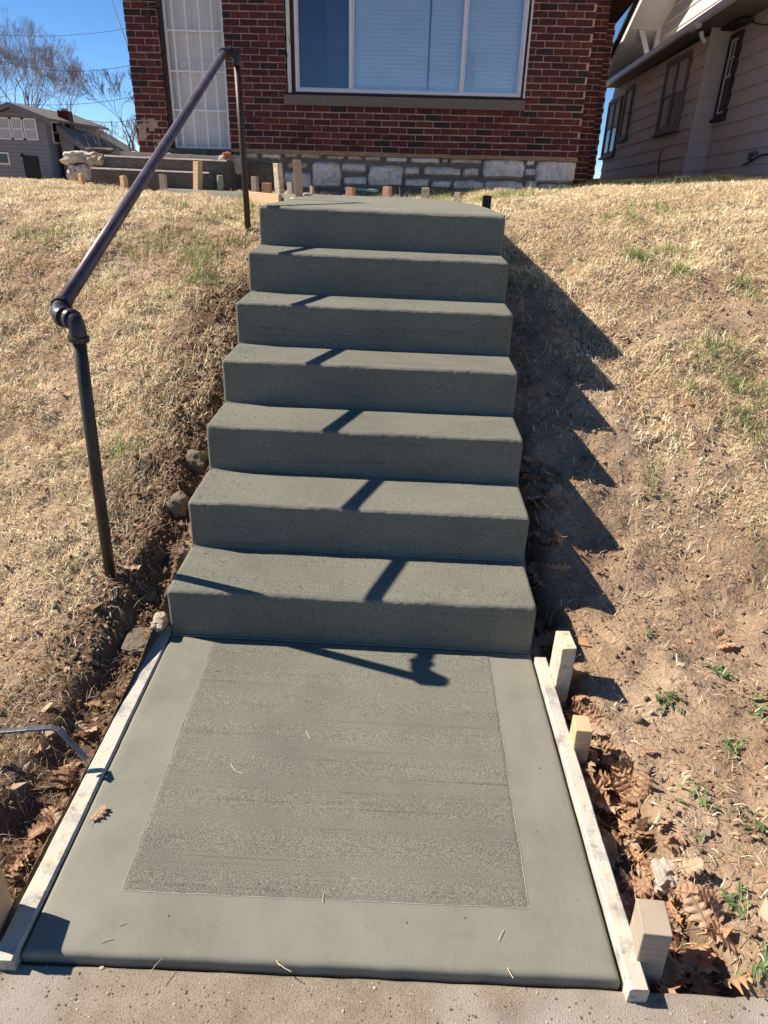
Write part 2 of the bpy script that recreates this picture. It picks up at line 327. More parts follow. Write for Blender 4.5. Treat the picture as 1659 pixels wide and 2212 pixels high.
def trench(x,y):
    # right trench beside the lower slab, left trench
    wr=np.interp(y,[-1.03,-.8,-.5,-.2,.1,.6,1.4],[.25,.2,.165,.1,.10,.06,.03])
    d=ss(0,.02,x-.63)*(1-ss(wr-.05,wr+.02,x-.63+.03*fbm(y*9,y*2,3,5)))*ss(-1.06,-1.0,y)*(1-ss(.4,1.6,y))
    wl=np.interp(y,[-1.03,-.6,-.2,.3,1.0],[.19,.15,.14,.13,.08])
    e_=ss(0,.02,-.64-x)*(1-ss(wl-.04,wl+.03,-.64-x+.04*fbm(y*8,y*3,3,8)))*ss(-1.06,-1.0,y)*(1-ss(.9,1.6,y))
    return d,e_
def T(x,y):
    x=np.asarray(x,float); y=np.asarray(y,float)
    z=T0(x,y); near=(1-ss(12,30,np.abs(x)))*(1-ss(14,30,y))
    onb=ss(-1.02,-.9,y)*near
    out=ss(.0,.12,np.abs(x)-.62)
    z=z+onb*(1-(1-ss(.0,.35,np.abs(x)-.62))*(1-ss(-.1,.5,y))*.85)*(.05*fbm(x*1.3,y*1.3,3,1)+.044*fbm(x*5,y*5,5,2,.62))
    d,e_=trench(x,y); z=z-.09*d*(1+.5*fbm(x*10,y*10,2,4))-.055*e_*(1+.5*fbm(x*10,y*10,2,4))
    lumps=ss(.0,.05,-.62-x)*(1-ss(.15,.45,-.62-x))*ss(-.2,.2,y)*(1-ss(1.8,2.6,y))
    z=z+lumps*.06*fbm(x*9,y*9,3,12)
    # keep clear of concrete
    ins=(1-ss(.0,.03,np.abs(x)-.615))
    st=np.where(y<0,-.11,np.clip(np.floor(np.clip(y,0,1.8)/D_)*H_,0,1.06)-.02)
    st=np.where(y<-1.03,9,st); z=np.where((ins>0)&(y<1.78)&(y>-1.06),np.minimum(z,st*ins+z*(1-ins)),z)
    z=np.where((y>1.6)&(y<7.2)&(x>-2.7)&(x<.75),np.minimum(z,1.215),z)
    z=np.where((y<-1.03)&(y>-40),np.minimum(z,-.16),z)
    return z
def axis(f0,f1,step,far,n):
    a_=np.arange(f0,f1+1e-6,step); g=np.geomspace(step*2,far-f1,n); h=np.geomspace(step*2,far+f0 if False else far-abs(f0),n)
    return np.concatenate([(f0-h)[::-1],a_,f1+g])
xs=axis(-5,5,.022,420,26); ys=np.concatenate([[-420,-200,-90,-40,-20,-8,-4,-2,-1.5,-1.2,-1.1],np.arange(-1.06,4.6,.022),np.arange(4.6,9,.05),np.geomspace(9,420,30)])
GX,GY=np.meshgrid(xs,ys); GZ=T(GX,GY)
nx,ny=len(xs),len(ys); idx=np.arange(nx*ny).reshape(ny,nx)
q=np.stack([idx[:-1,:-1],idx[:-1,1:],idx[1:,1:],idx[1:,:-1]],-1).reshape(-1,4)
def density(x,y):
    """how grassy: 0 bare soil .. 1 full thatch"""
    x=np.asarray(x,float); y=np.asarray(y,float)
    pn=fbm(x*1.7,y*1.7,4,21); left=ss(.0,.35,-.66-x+.12*pn)
    dl=left*(.35+.75*ss(-.6,1.0,y-.0*x+.6*pn+.25*(-x-1)))
    edge=ss(.05,.55,x-.66+.35*pn); strip=ss(.35,.75,x-.68+.4*pn)
    dr=np.where(y<2.2,.06+.55*strip*ss(-.16,.34,pn+.2*ss(1.2,2.2,x)+.5*fbm(x*5,y*5,3,88)),0)+ss(1.5,2.7,y+.8*pn)*.9*ss(.0,.2,x-.6)
    dr=np.clip(dr,0,1); top=ss(3.0,4.2,y)*.95
    return np.clip(np.maximum(np.where(x<0,dl,dr),top),0,1)
gc=np.zeros((nx*ny,3),np.float32); gc[:,0]=(np.clip(density(GX,GY)*1.1,0,1)*(.15+.85*ss(-.30,.10,fbm(GX*4.5,GY*4.5,4,91)+.06))).ravel()
d_,e_=trench(GX,GY); lum=ss(.0,.05,-.62-GX)*(1-ss(.2,.5,-.62-GX+.2*fbm(GX*4,GY*4,3,9)))*ss(-1,-.8,GY)*(1-ss(2.0,2.8,GY))
gc[:,1]=np.clip(np.maximum(np.maximum(d_,e_)*.8,lum*.75),0,1).ravel()
me=fast_mesh('ground',np.stack([GX.ravel(),GY.ravel(),GZ.ravel()],1),q,gc,M['ground']); me.polygons.foreach_set('use_smooth',[True]*len(me.polygons))
tag(link('ground',me),kind='structure')
def hit(px,py):
    v=ray(px,py); t=np.linspace(.6,30,6000); P=CAMP[None]+t[:,None]*v[None]; k=np.argmax(P[:,2]<T(P[:,0],P[:,1])); return P[k]
# ---------------------------------------------------------------- sidewalk, road, lower path
mb=MB(); n=160; X=np.linspace(-9,9,n*3)
Yb=lambda x: -1.028+.009*x+.003*vnoise(x*18,x*0,3)+.002*vnoise(x*60,x*0,4)
V=[];F=[]
for x in X:
    yb=float(Yb(x)); V+=[(x,yb+.001,-.2),(x,yb,-.052),(x,yb-.006,-.046),(x,-2.35,-.046),(x,-2.36,-.2)]
for i in range(len(X)-1):
    for k in range(4): F.append((5*i+k,5*i+k+1,5*i+6+k,5*i+5+k))
o=link('sidewalk',mesh_from('sidewalk',V,F,M['walk'])); tag(o,kind='structure')
o=MB().box(-60,60,-12,-3.3,-.3,-.185).obj('road',M['asphalt']); tag(o,kind='structure')
o=MB().box(-60,60,-3.3,-3.14,-.3,-.06).obj('kerb',M['walk']); tag(o,kind='structure')
def rounded_slab(name,xl,xr,yf,yb,zf,zb,thick,r,mat_,nx_=70,ny_=60,wob=.0012):
    """top sheet with rounded rim + skirt; xl,xr functions of t (0 front..1 back)"""
    us=np.concatenate([[0,.15,.4,.7,1.0],np.linspace(0,1,nx_)[1:-1]*0-1]); V=[];F=[]
    px=[0,.1,.3,.6,1]; fx=list(px); 
    def coords(n_,w_):
        a_=[-1]+[r*p for p in px]; m=np.linspace(r,w_-r,n_)[1:-1].tolist(); b_=[w_-r*p for p in px[::-1]]
        return a_+m+b_+[-2]
    w0=1.2; U=coords(nx_,w0); Ly=abs(yb-yf); Vv=coords(ny_,Ly)
    def drop(c,w_):
        if c<0: return r
        dd=min(c,w_-c); return 0 if dd>=r else r-math.sqrt(max(r*r-(r-dd)**2,0))
    for j,cy in enumerate(Vv):
        yy=min(max(cy,0),Ly) if cy>=0 else (0 if cy==-1 else Ly); t=yy/Ly; y=yf+(yb-yf)*t
        a0,a1=xl(t),xr(t)
        for i,cx in enumerate(U):
            xx=(0 if cx==-1 else w0) if cx<0 else cx; x=a0+(a1-a0)*xx/w0
            zt=zf+(zb-zf)*t; sk=cx<0 or cy<0
            z=zt-thick if sk else zt-max(drop(cx,w0),drop(cy,Ly))
            x2=x+(0 if 0<i<len(U)-1 else 0)+wob*vnoise(y*30,x*2,6)*(abs(xx/w0-.5)>.48); y2=y+2*wob*vnoise(x*25,0,7)*(t<.02)
            V.append((float(x2),float(y2),float(z)))
    W=len(U)
    for j in range(len(Vv)-1):
        for i in range(W-1): F.append((j*W+i,j*W+i+1,(j+1)*W+i+1,(j+1)*W+i))
    return mesh_from(name,V,F,mat_,True)
me=rounded_slab('concrete_path',lambda t:-.581-.019*t,lambda t:.6176-.0176*t,-1.0235,.0,-.0202,0,.11,.012,M['smooth'])
# front edge follows the sidewalk skew
for v in me.vertices:
    v.co.y+= (.0095*v.co.x)*max(0,min(1,-v.co.y/1.02))
path=tag(link('concrete_path',me),kind='structure'); ORG[path]=np.zeros(3)
pz=lambda y: .0202*y/1.0235
P4=[(-.452,-.03),(-.429,-.892),(.455,-.882),(.462,-.03)]
def quadgrid(P,n,m,zf,jit=0):
    V=[];F=[]
    for j in range(m+1):
        for i in range(n+1):
            s_,t=i/n,j/m; a_=np.array(P[1])*(1-s_)+np.array(P[2])*s_; b_=np.array(P[0])*(1-s_)+np.array(P[3])*s_; p=a_*(1-t)+b_*t
            ed=(i in (0,n)) or (j in (0,m)); dx=jit*vnoise(p[0]*40,p[1]*40,5) if ed else 0; dy=jit*vnoise(p[0]*37,p[1]*41,9) if ed else 0
            V.append((p[0]+dx,p[1]+dy,zf(p[1])+(.0 if ed else .0018)))
    for j in range(m):
        for i in range(n): F.append((j*(n+1)+i,j*(n+1)+i+1,(j+1)*(n+1)+i+1,(j+1)*(n+1)+i))
    return V,F
V,F=quadgrid(P4,90,90,lambda y: pz(y)+.0006,.004)
o=link('broomed_panel',mesh_from('broomed_panel',V,F,M['broom']),path)
for k,(a_,b_) in enumerate(((0,1),(1,2),(2,3))):
    p0,p1=np.array(P4[a_]),np.array(P4[b_]); pts=[]
    for t in np.linspace(0,1,40):
        p=p0*(1-t)+p1*t; pts.append((p[0]+.0025*vnoise(t*18,k,3),p[1]+.0025*vnoise(t*18,k,5),pz(p[1])+.0008))
    MB().tube(pts,[.0008*(.5+1.2*abs(vnoise(i*.7,k,8))) for i in range(40)],5).obj('tooled_edge',M['ridge'],path)
# ---------------------------------------------------------------- stairs
stairs=thing('concrete_stairs',(0,.9,0),'fresh grey broom-finished concrete stairs of seven steps climbing the bank','stairs')
NX=150
for k in range(1,8):
    y0=(k-1)*D_; zt=k*H_; zb=(k-1)*H_; yb_=1.76 if k<7 else 1.80
    r=.014; prof=[(y0,zb-.01,1),(y0,zb+.004,1)]+[(y0,zb+(H_-r)*t,1) for t in (.25,.5,.75)]
    for q_ in np.linspace(0,math.pi/2,6): prof.append((y0+r-r*math.cos(q_),zt-.004-r+r*math.sin(q_),0))
    prof+=[(y0+.05,zt-.0035,0),(y0+.12,zt-.0025,0),(y0+.2,zt-.0012,0),(y0+D_+.012,zt,0)]
    if k<7: prof+=[(yb_,zt,0)]
    else: prof=prof[:-1]+[(y0+.03,zt,0),(1.80,zt,0)]
    # order for k=7: avoid back-tracking
    if k==7: prof=[p for p in prof if p[0]<=1.801]; prof.sort(key=lambda p:(p[0]>y0+1e-6,p[0],p[1])) 
    re=.014; xs_=[0,.002,.005,.009,re]+np.linspace(re,1.2-re,NX)[1:-1].tolist()+[1.2-re,1.2-.009,1.2-.005,1.2-.002,1.2]
    V=[];F=[];m=len(prof)
    for xx in xs_:
        dd=min(xx,1.2-xx); ins=0 if dd>=re else re-math.sqrt(max(re*re-(re-dd)**2,0)); x=xx-.6
        for (y,z,fl) in prof:
            nz=vnoise(x*9,k*7.3+z*14,30+k)*.0055+vnoise(x*60,k*3.1+z*50,31+k)*.0028*(1 if z>zt-.05 else .4)
            onf=y<y0+.02
            yy=y+(nz if onf and z>zb+.0 else 0)+ (ins if onf else 0); zz=z-(ins if z>zt-.02 else 0)+(nz*.6 if z>zt-.02 and y>y0+.002 and y<y0+.04 else 0)
            V.append((x,float(yy),float(zz)))
    for i in range(len(xs_)-1):
        for j in range(m-1): F.append((i*m+j,(i+1)*m+j,(i+1)*m+j+1,i*m+j+1))
    # sides, closed down to the bottom
    nV=len(V)
    V+=[(-.6,yb_,zb-.01),(.6,yb_,zb-.01)]
    F.append(tuple([nV]+[j for j in range(m-1,-1,-1)])[::-1]); F.append(tuple([nV+1]+[(len(xs_)-1)*m+j for j in range(m-1,-1,-1)]))
    V=np.array(V)-ORG[stairs]
    me=mesh_from('step',V,F,M['broom']); o=link('step',me,stairs)
for k in range(7):   # small fillet of cement where riser meets tread
    y0=k*D_; z0=k*H_
    pts=[(x,y0-.002+.0015*vnoise(x*20,k,50),z0+.0005) for x in np.linspace(-.597,.597,60)]
    MB().tube(pts,.004,5).obj('cement_fillet',M['smooth'],stairs)
# upper path
PL=[(-.5995,1.80),(-.605,2.6),(-.64,3.2),(-.70,3.85),(-.9,4.3),(-1.3,4.85),(-1.9,5.6),(-2.5,6.2),(-2.6,6.7)]
PR=[(.5995,1.80),(.62,2.6),(.61,3.3),(.52,4.1),(.27,4.75),(-.07,5.3),(-.6,5.75),(-1.2,6.15),(-2.0,6.7)]
V=[];F=[]
for i,(a_,b_) in enumerate(zip(PL,PR)):
    for t in np.linspace(0,1,14): V.append((a_[0]*(1-t)+b_[0]*t,a_[1]*(1-t)+b_[1]*t,H_*7-.001-.05*float(ss(4.2,5.6,a_[1]))))
    V+=[(b_[0],b_[1],1.1),(a_[0],a_[1],1.1)]
for i in range(len(PL)-1):
    for k in range(16): F.append((i*16+k,i*16+(k+1)%16,(i+1)*16+(k+1)%16,(i+1)*16+k))
o=link('upper_path',mesh_from('upper_path',V,F,M['smooth'])); tag(o,kind='structure')
# ---------------------------------------------------------------- handrail
rail=thing('pipe_handrail',(-.83,.13,.1),'dark iron pipe handrail slanting up the left side of the stairs on two posts','handrail')
E=onY(121,680,.105); Q=np.array([-.998,2.95,2.035]); dr=(Q-E)/np.linalg.norm(Q-E)
pb=onz(164,692,E[2]-.003); pbot=onY(240,1264,.18); AB=(pb-E)/np.linalg.norm(pb-E)
MB().tube([E+dr*.045,E+dr*.8,E+dr*1.6,Q-dr*.035],.0205,20).obj('rail',M['pipe'],rail,smooth=True)
MB().tube([pb+[0,0,-.05],(pb+pbot)/2,pbot+np.array([-.004,.01,-.12])],.0185,18).obj('post',M['lowpost'],rail,smooth=True)
def arc(a_,c,b_,n=8):
    return [(1-t)**2*np.array(a_)+2*t*(1-t)*np.array(c)+t*t*np.array(b_) for t in np.linspace(0,1,n)]
def collar(p,d,r=.0285,l=.014):
    p=np.array(p);d=np.array(d)/np.linalg.norm(d); return [p-d*l/2,p-d*l/2*.99,p+d*l/2*.99,p+d*l/2],[r*.86,r,r,r*.86]
def elbow(a_,c,b_,r=.0232):
    o=MB().tube(arc(a_,c,b_,10),r,18).obj('elbow',M['iron'],rail,smooth=True)
    for p,d in ((a_,np.array(a_)-np.array(c)),(b_,np.array(b_)-np.array(c))):
        P_,R_=collar(p,d); mbb=MB().tube(P_,R_,18); c_=mbb.obj('collar',M['iron'],o)
    return o
elbow(E+dr*.05,E,E+AB*.036); elbow(pb-AB*.02,pb+AB*.004,pb+np.array([0,0,-.05]))
ub=Q+np.array([.066,0,-.012]); ubot=onY(537,503,2.95)
elbow(Q-dr*.05,Q,Q+np.array([.03,0,0])); elbow(ub+np.array([-.03,0,.006]),ub+np.array([.006,0,.004]),ub+np.array([.002,0,-.05]))
MB().tube([ub+[0,0,-.05],(ub+ubot)/2,ubot+np.array([.002,0,-.15])],.0195,16).obj('post',M['rust'],rail,smooth=True)
def lump(name,p,s,mat_,parent=None,seed=0,n=2,sub=None,lab=None,cat=None,flat=.0):
    bm=icos(n); V=[]
    for v in bm[0]:
        v=np.array(v); f=1+.35*fbm(v[0]*1.7+seed,v[1]*1.7+v[2]*2.3,2,seed%90)+.12*vnoise(v[0]*5+seed,v[2]*5+v[1]*3,3)
        V.append(np.array(p)+v*f*np.array(s))
    m=MB().add(V,bm[1]); o=m.obj(name,mat_,parent)
    if lab: tag(o,lab,cat)
    return o
import bmesh
_ic={}
def icos(n):
    if n not in _ic:
        bm=bmesh.new(); bmesh.ops.create_icosphere(bm,subdivisions=n,radius=1); _ic[n]=([tuple(v.co) for v in bm.verts],[tuple(v.index for v in f.verts) for f in bm.faces]); bm.free()
    return _ic[n]
lump('concrete_footing',(ubot[0]+.03,2.93,ubot[2]-.03),(.07,.06,.035),M['oldtop'],None,5,3,lab='crumbly grey concrete footing round the foot of the upper rail post',cat='footing')
# ---------------------------------------------------------------- form boards and stakes
def board(name,p0,p1,w,h,side,lab,mat_='board'):
    p0=np.array(p0);p1=np.array(p1); d=p1-p0; L=np.linalg.norm(d[:2]); d2=d[:2]/L; nrm=np.array([d2[1],-d2[0]])*side; V=[];F=[]; n=40
    for i in range(n+1):
        t=i/n; c=p0+(p1-p0)*t; j=[float(vnoise(t*9,k*3.1,60+k))*.0022+float(vnoise(t*70,k*3.1,66+k))*.0008 for k in range(4)]
        a_=c[:2]+nrm*j[0]; b_=c[:2]+nrm*(w+j[1]); m_=.004
        V+=[(a_[0],a_[1],c[2]-h),(a_[0],a_[1],c[2]-m_+j[2]),(a_[0]+nrm[0]*m_,a_[1]+nrm[1]*m_,c[2]+j[2]),(b_[0]-nrm[0]*m_,b_[1]-nrm[1]*m_,c[2]+j[3]),(b_[0],b_[1],c[2]-m_+j[3]),(b_[0],b_[1],c[2]-h)]
    for i in range(n):
        for k in range(6): F.append((6*i+k,6*i+(k+1)%6,6*i+6+(k+1)%6,6*i+6+k))
    F.append(tuple(range(5,-1,-1))); F.append(tuple(6*n+k for k in range(6)))
    m=MB().add(V,F); return tag(m.obj(name,M[mat_]),lab,'form board')
board('form_board',(-.583,-1.05,-.014),(-.602,.045,.002),.045,.10,-1,'cement-stained form board along the left edge of the lower slab')
board('form_board',(.624,-1.045,-.004),(.606,-.03,.008),.04,.10,1,'cement-splattered form board along the right edge of the lower slab')
def stake(x,y,zt,zb,w=.04,d=.035,rot=0,lean=(0,0),mat_='stake',lab='',taper=1,group='wooden form stakes'):
    V=[];F=[]; n=6
    for i in range(n+1):
        t=i/n; z=zb+(zt-zb)*t; cx,cy=x+lean[0]*(z-zb),y+lean[1]*(z-zb); c,s_=math.cos(rot),math.sin(rot)
        for sx,sy in ((-1,-1),(1,-1),(1,1),(-1,1)):
            for m_ in (0,):
                jx=random.uniform(-1,1)*.0012; ax,ay=sx*w/2*(taper if i==n else 1)+jx,sy*d/2+jx
                V.append((cx+ax*c-ay*s_,cy+ax*s_+ay*c,z+(random.uniform(-.003,.003) if i==n else 0)))
    for i in range(n):
        for k in range(4): F.append((4*i+k,4*i+(k+1)%4,4*i+4+(k+1)%4,4*i+4+k))
    F.append((3,2,1,0)); F.append((4*n,4*n+1,4*n+2,4*n+3))
    o=MB().add(V,F).obj('wooden_stake',M[mat_],bevel=.0025); return tag(o,lab,'stake',group)
stake(.668,-.125,.150,-.14,.044,.09,.03,mat_='stakepale',lab='tall pale stake beside the bottom step, behind the right form board')
stake(.672,-.40,.072,-.14,.044,.062,-.05,lean=(-.02,0),lab='short tan stake halfway down the right form board')
stake(.690,-.955,.085,-.14,.056,.075,-.1,mat_='stakegrey',lean=(-.04,0),lab='thick weathered stake at the sidewalk end of the right form board')
stake(-.670,-.975,.115,-.14,.05,.085,.05,lab='stake cut by the left picture edge outside the left form board')
def ustake(px,yt,yb_,wpx,zb,mat_,lab,lean=(0,0),rot=0,group='wooden form stakes'):
    b=onz(px,yb_,zb)
    if b[1]>6.6 or b[1]<0: b=onY(px,yb_,6.6)
    zb=min(b[2],float(T(b[0],b[1]))) if zb<1.25 else zb; zt=onY(px,yt-3,b[1])[2]; zc=(b-CAMP)@CF; w_=wpx*zc/FPX
    return stake(b[0],b[1],zt,zb-.12,w_,w_*.8,rot,lean,mat_,lab,group=group)
for px,yt,yb_,wpx,zb,mt,lab in [
 (178,378,388,10,1.235,'stake','small sunlit stake stub before the limestone pier'),
 (268,383,391,13,1.235,'stake','low stake block before the left end of the aggregate steps'),
 (353,380,396,13,1.235,'stakepale','short pale stake before the middle of the aggregate steps'),
 (424,351,399,16,1.235,'stake','tall leaning tan stake before the right end of the aggregate steps'),
 (551,384,414,13,1.21,'stakegrey','grey-brown stake just right of the upper rail post'),
 (575,398,408,17,1.22,'stakered','squat wood block low against the foundation, right of the upper rail post'),
 (606,356,419,16,1.20,'stakepale','tall yellowish stake, left one of the tall pair before the foundation'),
 (632,397,429,14,1.19,'stakegrey','short grey weathered stake between the two tall stakes'),
 (648,348,424,16,1.255,'stake','tallest orange-tan stake at the left edge of the upper path'),
 (675,405,413,8,1.24,'stakegrey','tiny grey stake tip at the far left edge of the upper path'),
 (759,408,419,17,1.235,'stakered','reddish stake stub behind the path beside the teal pipe'),
 (836,406,422,16,1.235,'stakered','reddish-brown stake stub in green grass behind the path'),
 (920,408,427,14,1.235,'stakepale','pale square stake stub behind the middle of the upper path'),
 (989,418,432,13,1.235,'stakegrey','grey-brown stake stub at the right back edge of the path')]:
    ustake(px,yt,yb_,wpx,zb,mt,lab,rot={606:-.75,424:-.6,648:.1}.get(px,random.uniform(-.7,-.1)),lean=(random.uniform(-.06,.06),0) if px!=424 else (.08,0))
b=onY(476,402,6.55); o=MB().tube([b+[0,0,-.1],b+[0,0,.04],b+[.002,0,.105],b+[.002,0,.11]],[.036,.036,.034,.02],12).obj('mossy_stump',M['stakemoss']); tag(o,'mossy greenish round stump at the right end of the aggregate steps','stump')
b=onz(1050,447,1.235); o=MB().box(-.03,.03,-.025,.025,-.12,.075,.004,c=b).obj('black_peg',M['plastic'],bevel=.004); tag(o,'black plastic peg at the right corner of the upper path','peg')
board('form_board',(-1.32,4.78,1.25),(-.93,4.27,1.245),.03,.09,-1,'thin orange plank edging the upper path between stakes left of the tall pair','stake')
board('form_board',(-.79,3.98,1.235),(-.70,3.72,1.23),.03,.10,-1,'short tan plank between the grey stake and the tallest stake','stake')
# teal pipe
p0=onz(610+0,0,0) if False else None
a_=onz(745,408,1.27); b_=onz(815,412,1.27); mb=MB().tube([a_,(a_+b_)/2+[0,0,.005],b_],.016,8); tag(mb.obj('teal_pipe',M['teal'],smooth=True),'faded teal plastic pipe lying before the stone foundation','pipe')
# pry bar
pts=[hit(x,y) for x,y in ((-60,1620),(-10,1600))]; pp=[onz(-70,1592,.10),onz(0,1580,.10),onz(60,1575,.105),onz(112,1572,.105),onz(128,1578,.10),onz(170,1622,.06),onz(186,1640,.045),onz(187,1652,.02)]
mb=MB(); V=[];F=[]; wv=np.array([.10,.85,.25]); 
for i,p in enumerate(pp):
    t=pp[min(i+1,len(pp)-1)]-pp[max(i-1,0)]; t/=np.linalg.norm(t); sd=np.cross(t,[0,0,1]); sd/=np.linalg.norm(sd); up=np.cross(sd,t); hw=.0072; hh=.0035
    V+=[p-sd*hw-up*hh,p+sd*hw-up*hh,p+sd*hw+up*hh,p-sd*hw+up*hh]
for i in range(len(pp)-1):
    for k in range(4): F.append((4*i+k,4*i+(k+1)%4,4*i+4+(k+1)%4,4*i+4+k))
F+=[(3,2,1,0),tuple(4*(len(pp)-1)+k for k in range(4))]
o=MB().add(V,F).obj('pry_bar',M['steel'],bevel=.0015); tag(o,'bent flat steel bar lying across the dirt beside the left form board','pry bar')
# ================================================================ brick house
TILT=-.0125
house=thing('brick_house',(0,7.5,1.28),'dark red brick house with white security door and wide picture window above the stairs','house',rot=(0,TILT,0))
def hl(px,py,Y=7.5):
    p=onY(px,py,Y); return p[0],p[2]-1.28+TILT*-1*0-.0125*p[0]
BL,BP,BH=.194,.204,.059; CP=.069; Z0=.395; MORT=.010
brick_me={}
def brick_mesh(tone,v,w_,dpt=.09):
    key=(tone,v,round(w_,2))
    if key not in brick_me:
        rr=random.Random(hash((tone,v,int(w_*100)))&0xffff)
        V=[]
        for z in (-1,1):
            for y in (0,1):
                for x in (-1,1): V.append((x*w_/2+rr.uniform(-.003,.003),(y*dpt)+rr.uniform(-.0025,.0025)*(1-y),z*BH/2+rr.uniform(-.002,.002)))
        # chamfered front: extra inset front ring
        Fr=[(x*(w_/2-.004),-.003+rr.uniform(-.001,.001),z*(BH/2-.004)) for z,x in ((-1,-1),(-1,1),(1,1),(1,-1))]
        V+=Fr
        F=[(8,9,11-1,11),(0,1,9,8),(1,5,10,9),(5,4,11,10),(4,0,8,11),(0,2,3,1),(4,5,7,6),(0,4,6,2),(1,3,7,5)]
        brick_me[key]=mesh_from('brick',V,F,M['bricks'][tone])
    return brick_me[key]
NB=[0]; stuffb={}
TW=[.27,.22,.14,.13,.14,.10]
def put_brick(x0,x1,z,y=0.0,par=house,visible=True,tw=None,scale=1):
    t=random.choices(range(6),tw or TW)[0]; w_=x1-x0; wq=round(w_,2)
    if visible and NB[0]<300:
        NB[0]+=1; o=link('brick',brick_mesh(t,random.randint(0,2),wq),par,((x0+x1)/2,y+random.uniform(-.0035,.002),z+random.uniform(-.0015,.0015))); o.rotation_euler=(0,random.uniform(-.006,.006),random.uniform(-.01,.01))
        o.scale=(w_/wq if wq>0 else 1,1,1)
    else:
        mb=stuffb.setdefault((par,t),MB()); mb.box(x0,x1,y+random.uniform(-.003,.002),y+.09,z-BH/2,z+BH/2,.002)
holes=[(-2.80,-2.045,-1,2.45),(-1.345,1.455,.87,2.47)]
def fill_wall(x0,x1,z0,z1,y=0,par=house,visible=lambda z:True,bp=BP,cp=CP,hl_=holes,w0=None):
    r=0; z=z0+cp/2
    while z<z1:
        off=(r%2)*bp/2+random.uniform(-.008,.008); x=x0-bp+ (bp-off if off>0 else bp)
        x=x0-off; segs=[(x0,x1)]
        for (h0,h1,hz0,hz1) in hl_:
            if hz0<z<hz1:
                ns=[]
                for s0,s1 in segs:
                    if h1<=s0 or h0>=s1: ns.append((s0,s1)); continue
                    if h0>s0: ns.append((s0,h0))
                    if h1<s1: ns.append((h1,s1))
                segs=ns
        k=0; xx=x
        while xx<x1:
            a_,b_=xx,xx+bp-MORT
            for s0,s1 in segs:
                aa,bb=max(a_,s0),min(b_,s1)
                if bb-aa>.03: put_brick(aa,bb,z+.0025*math.sin(aa*2+z*9),y,par,visible(z))
            xx+=bp
        z+=cp; r+=1
fill_wall(-2.045,2.155,Z0,1.98)               # main front, in view
fill_wall(-3.17,-2.80,Z0-.069,1.98)           # left pier
vis=lambda z:False
fill_wall(-3.17,2.155,Z0+23*CP,2.55,visible=vis)
# mortar backing (recessed)
def hbox(name,x0,x1,y0,y1,z0,z1,mt,par=house,j=0,bevel=0):
    return MB().box(x0,x1,y0,y1,z0,z1,j).obj(name,M[mt] if isinstance(mt,str) else mt,par,local=True,bevel=bevel)
hbox('wall',-3.165,-2.80,.006,.30,Z0-.075,2.6,'mortar'); hbox('wall',-2.045,-1.345,.006,.30,Z0-.01,2.6,'mortar')
hbox('wall',-1.345,1.455,.0065,.30,Z0-.01,.87,'mortar'); hbox('wall',1.455,2.15,.006,.30,Z0-.01,2.6,'mortar')
hbox('wall',-1.345,1.455,.0065,.30,2.47,2.6,'mortar'); hbox('wall',-2.80,-2.045,.0065,.30,2.45,2.6,'mortar')
hbox('side_wall',-3.16,-3.155+.25,.30,10.,-.2,2.6,'mortar')
hbox('side_wall',1.9,2.149,.30,1.1,-.2,2.6,'mortar')
# rear, wider part of the house whose dark brick front shows right of the pier
fill_wall(2.17,2.56,-.1,3.3,y=1.1,visible=vis,hl_=[]); hbox('wall',2.1,2.555,1.106,2.0,-.3,3.4,'mortar')
fill_wall(2.57,2.995,-.1,3.5,y=2.5,visible=vis,hl_=[]); hbox('wall',2.1,2.99,2.506,9.5,-.3,3.5,'mortar')
hbox('wall',-3.16,2.1,1.3,9.5,-.3,3.5,'mortar')
for (par,t),mb in stuffb.items():
    o=mb.obj('brickwork',M['bricks'][t],par,local=True); tag(o,kind='stuff')
# pale capital at pier
a_=hl(1297,0); hbox('capital',2.165,2.30,1.04,1.12,1.90,2.1,'oldtop',bevel=.006)
# bottom ledge of sandy mortar
V=[];F=[]; n=90
for i in range(n+1):
    x=-2.05+4.21*i/n; a_=.004*vnoise(x*12,1,3)
    V+=[(x,.012,Z0-.045+.012*float(vnoise(x*6,2,4))),(x,-.012+a_,Z0-.035+.012*float(vnoise(x*6,2,4))),(x,-.008+a_,Z0-.004),(x,.012,Z0-.001)]
for i in range(n):
    for k in range(3): F.append((4*i+k,4*i+4+k,4*i+5+k,4*i+k+1))
MB().add(V,F).obj('mortar_ledge',M['mortarledge'],house,local=True)
hbox('foundation',-2.02,2.14,.03,.32,-.35,Z0-.04,'mortargrey')
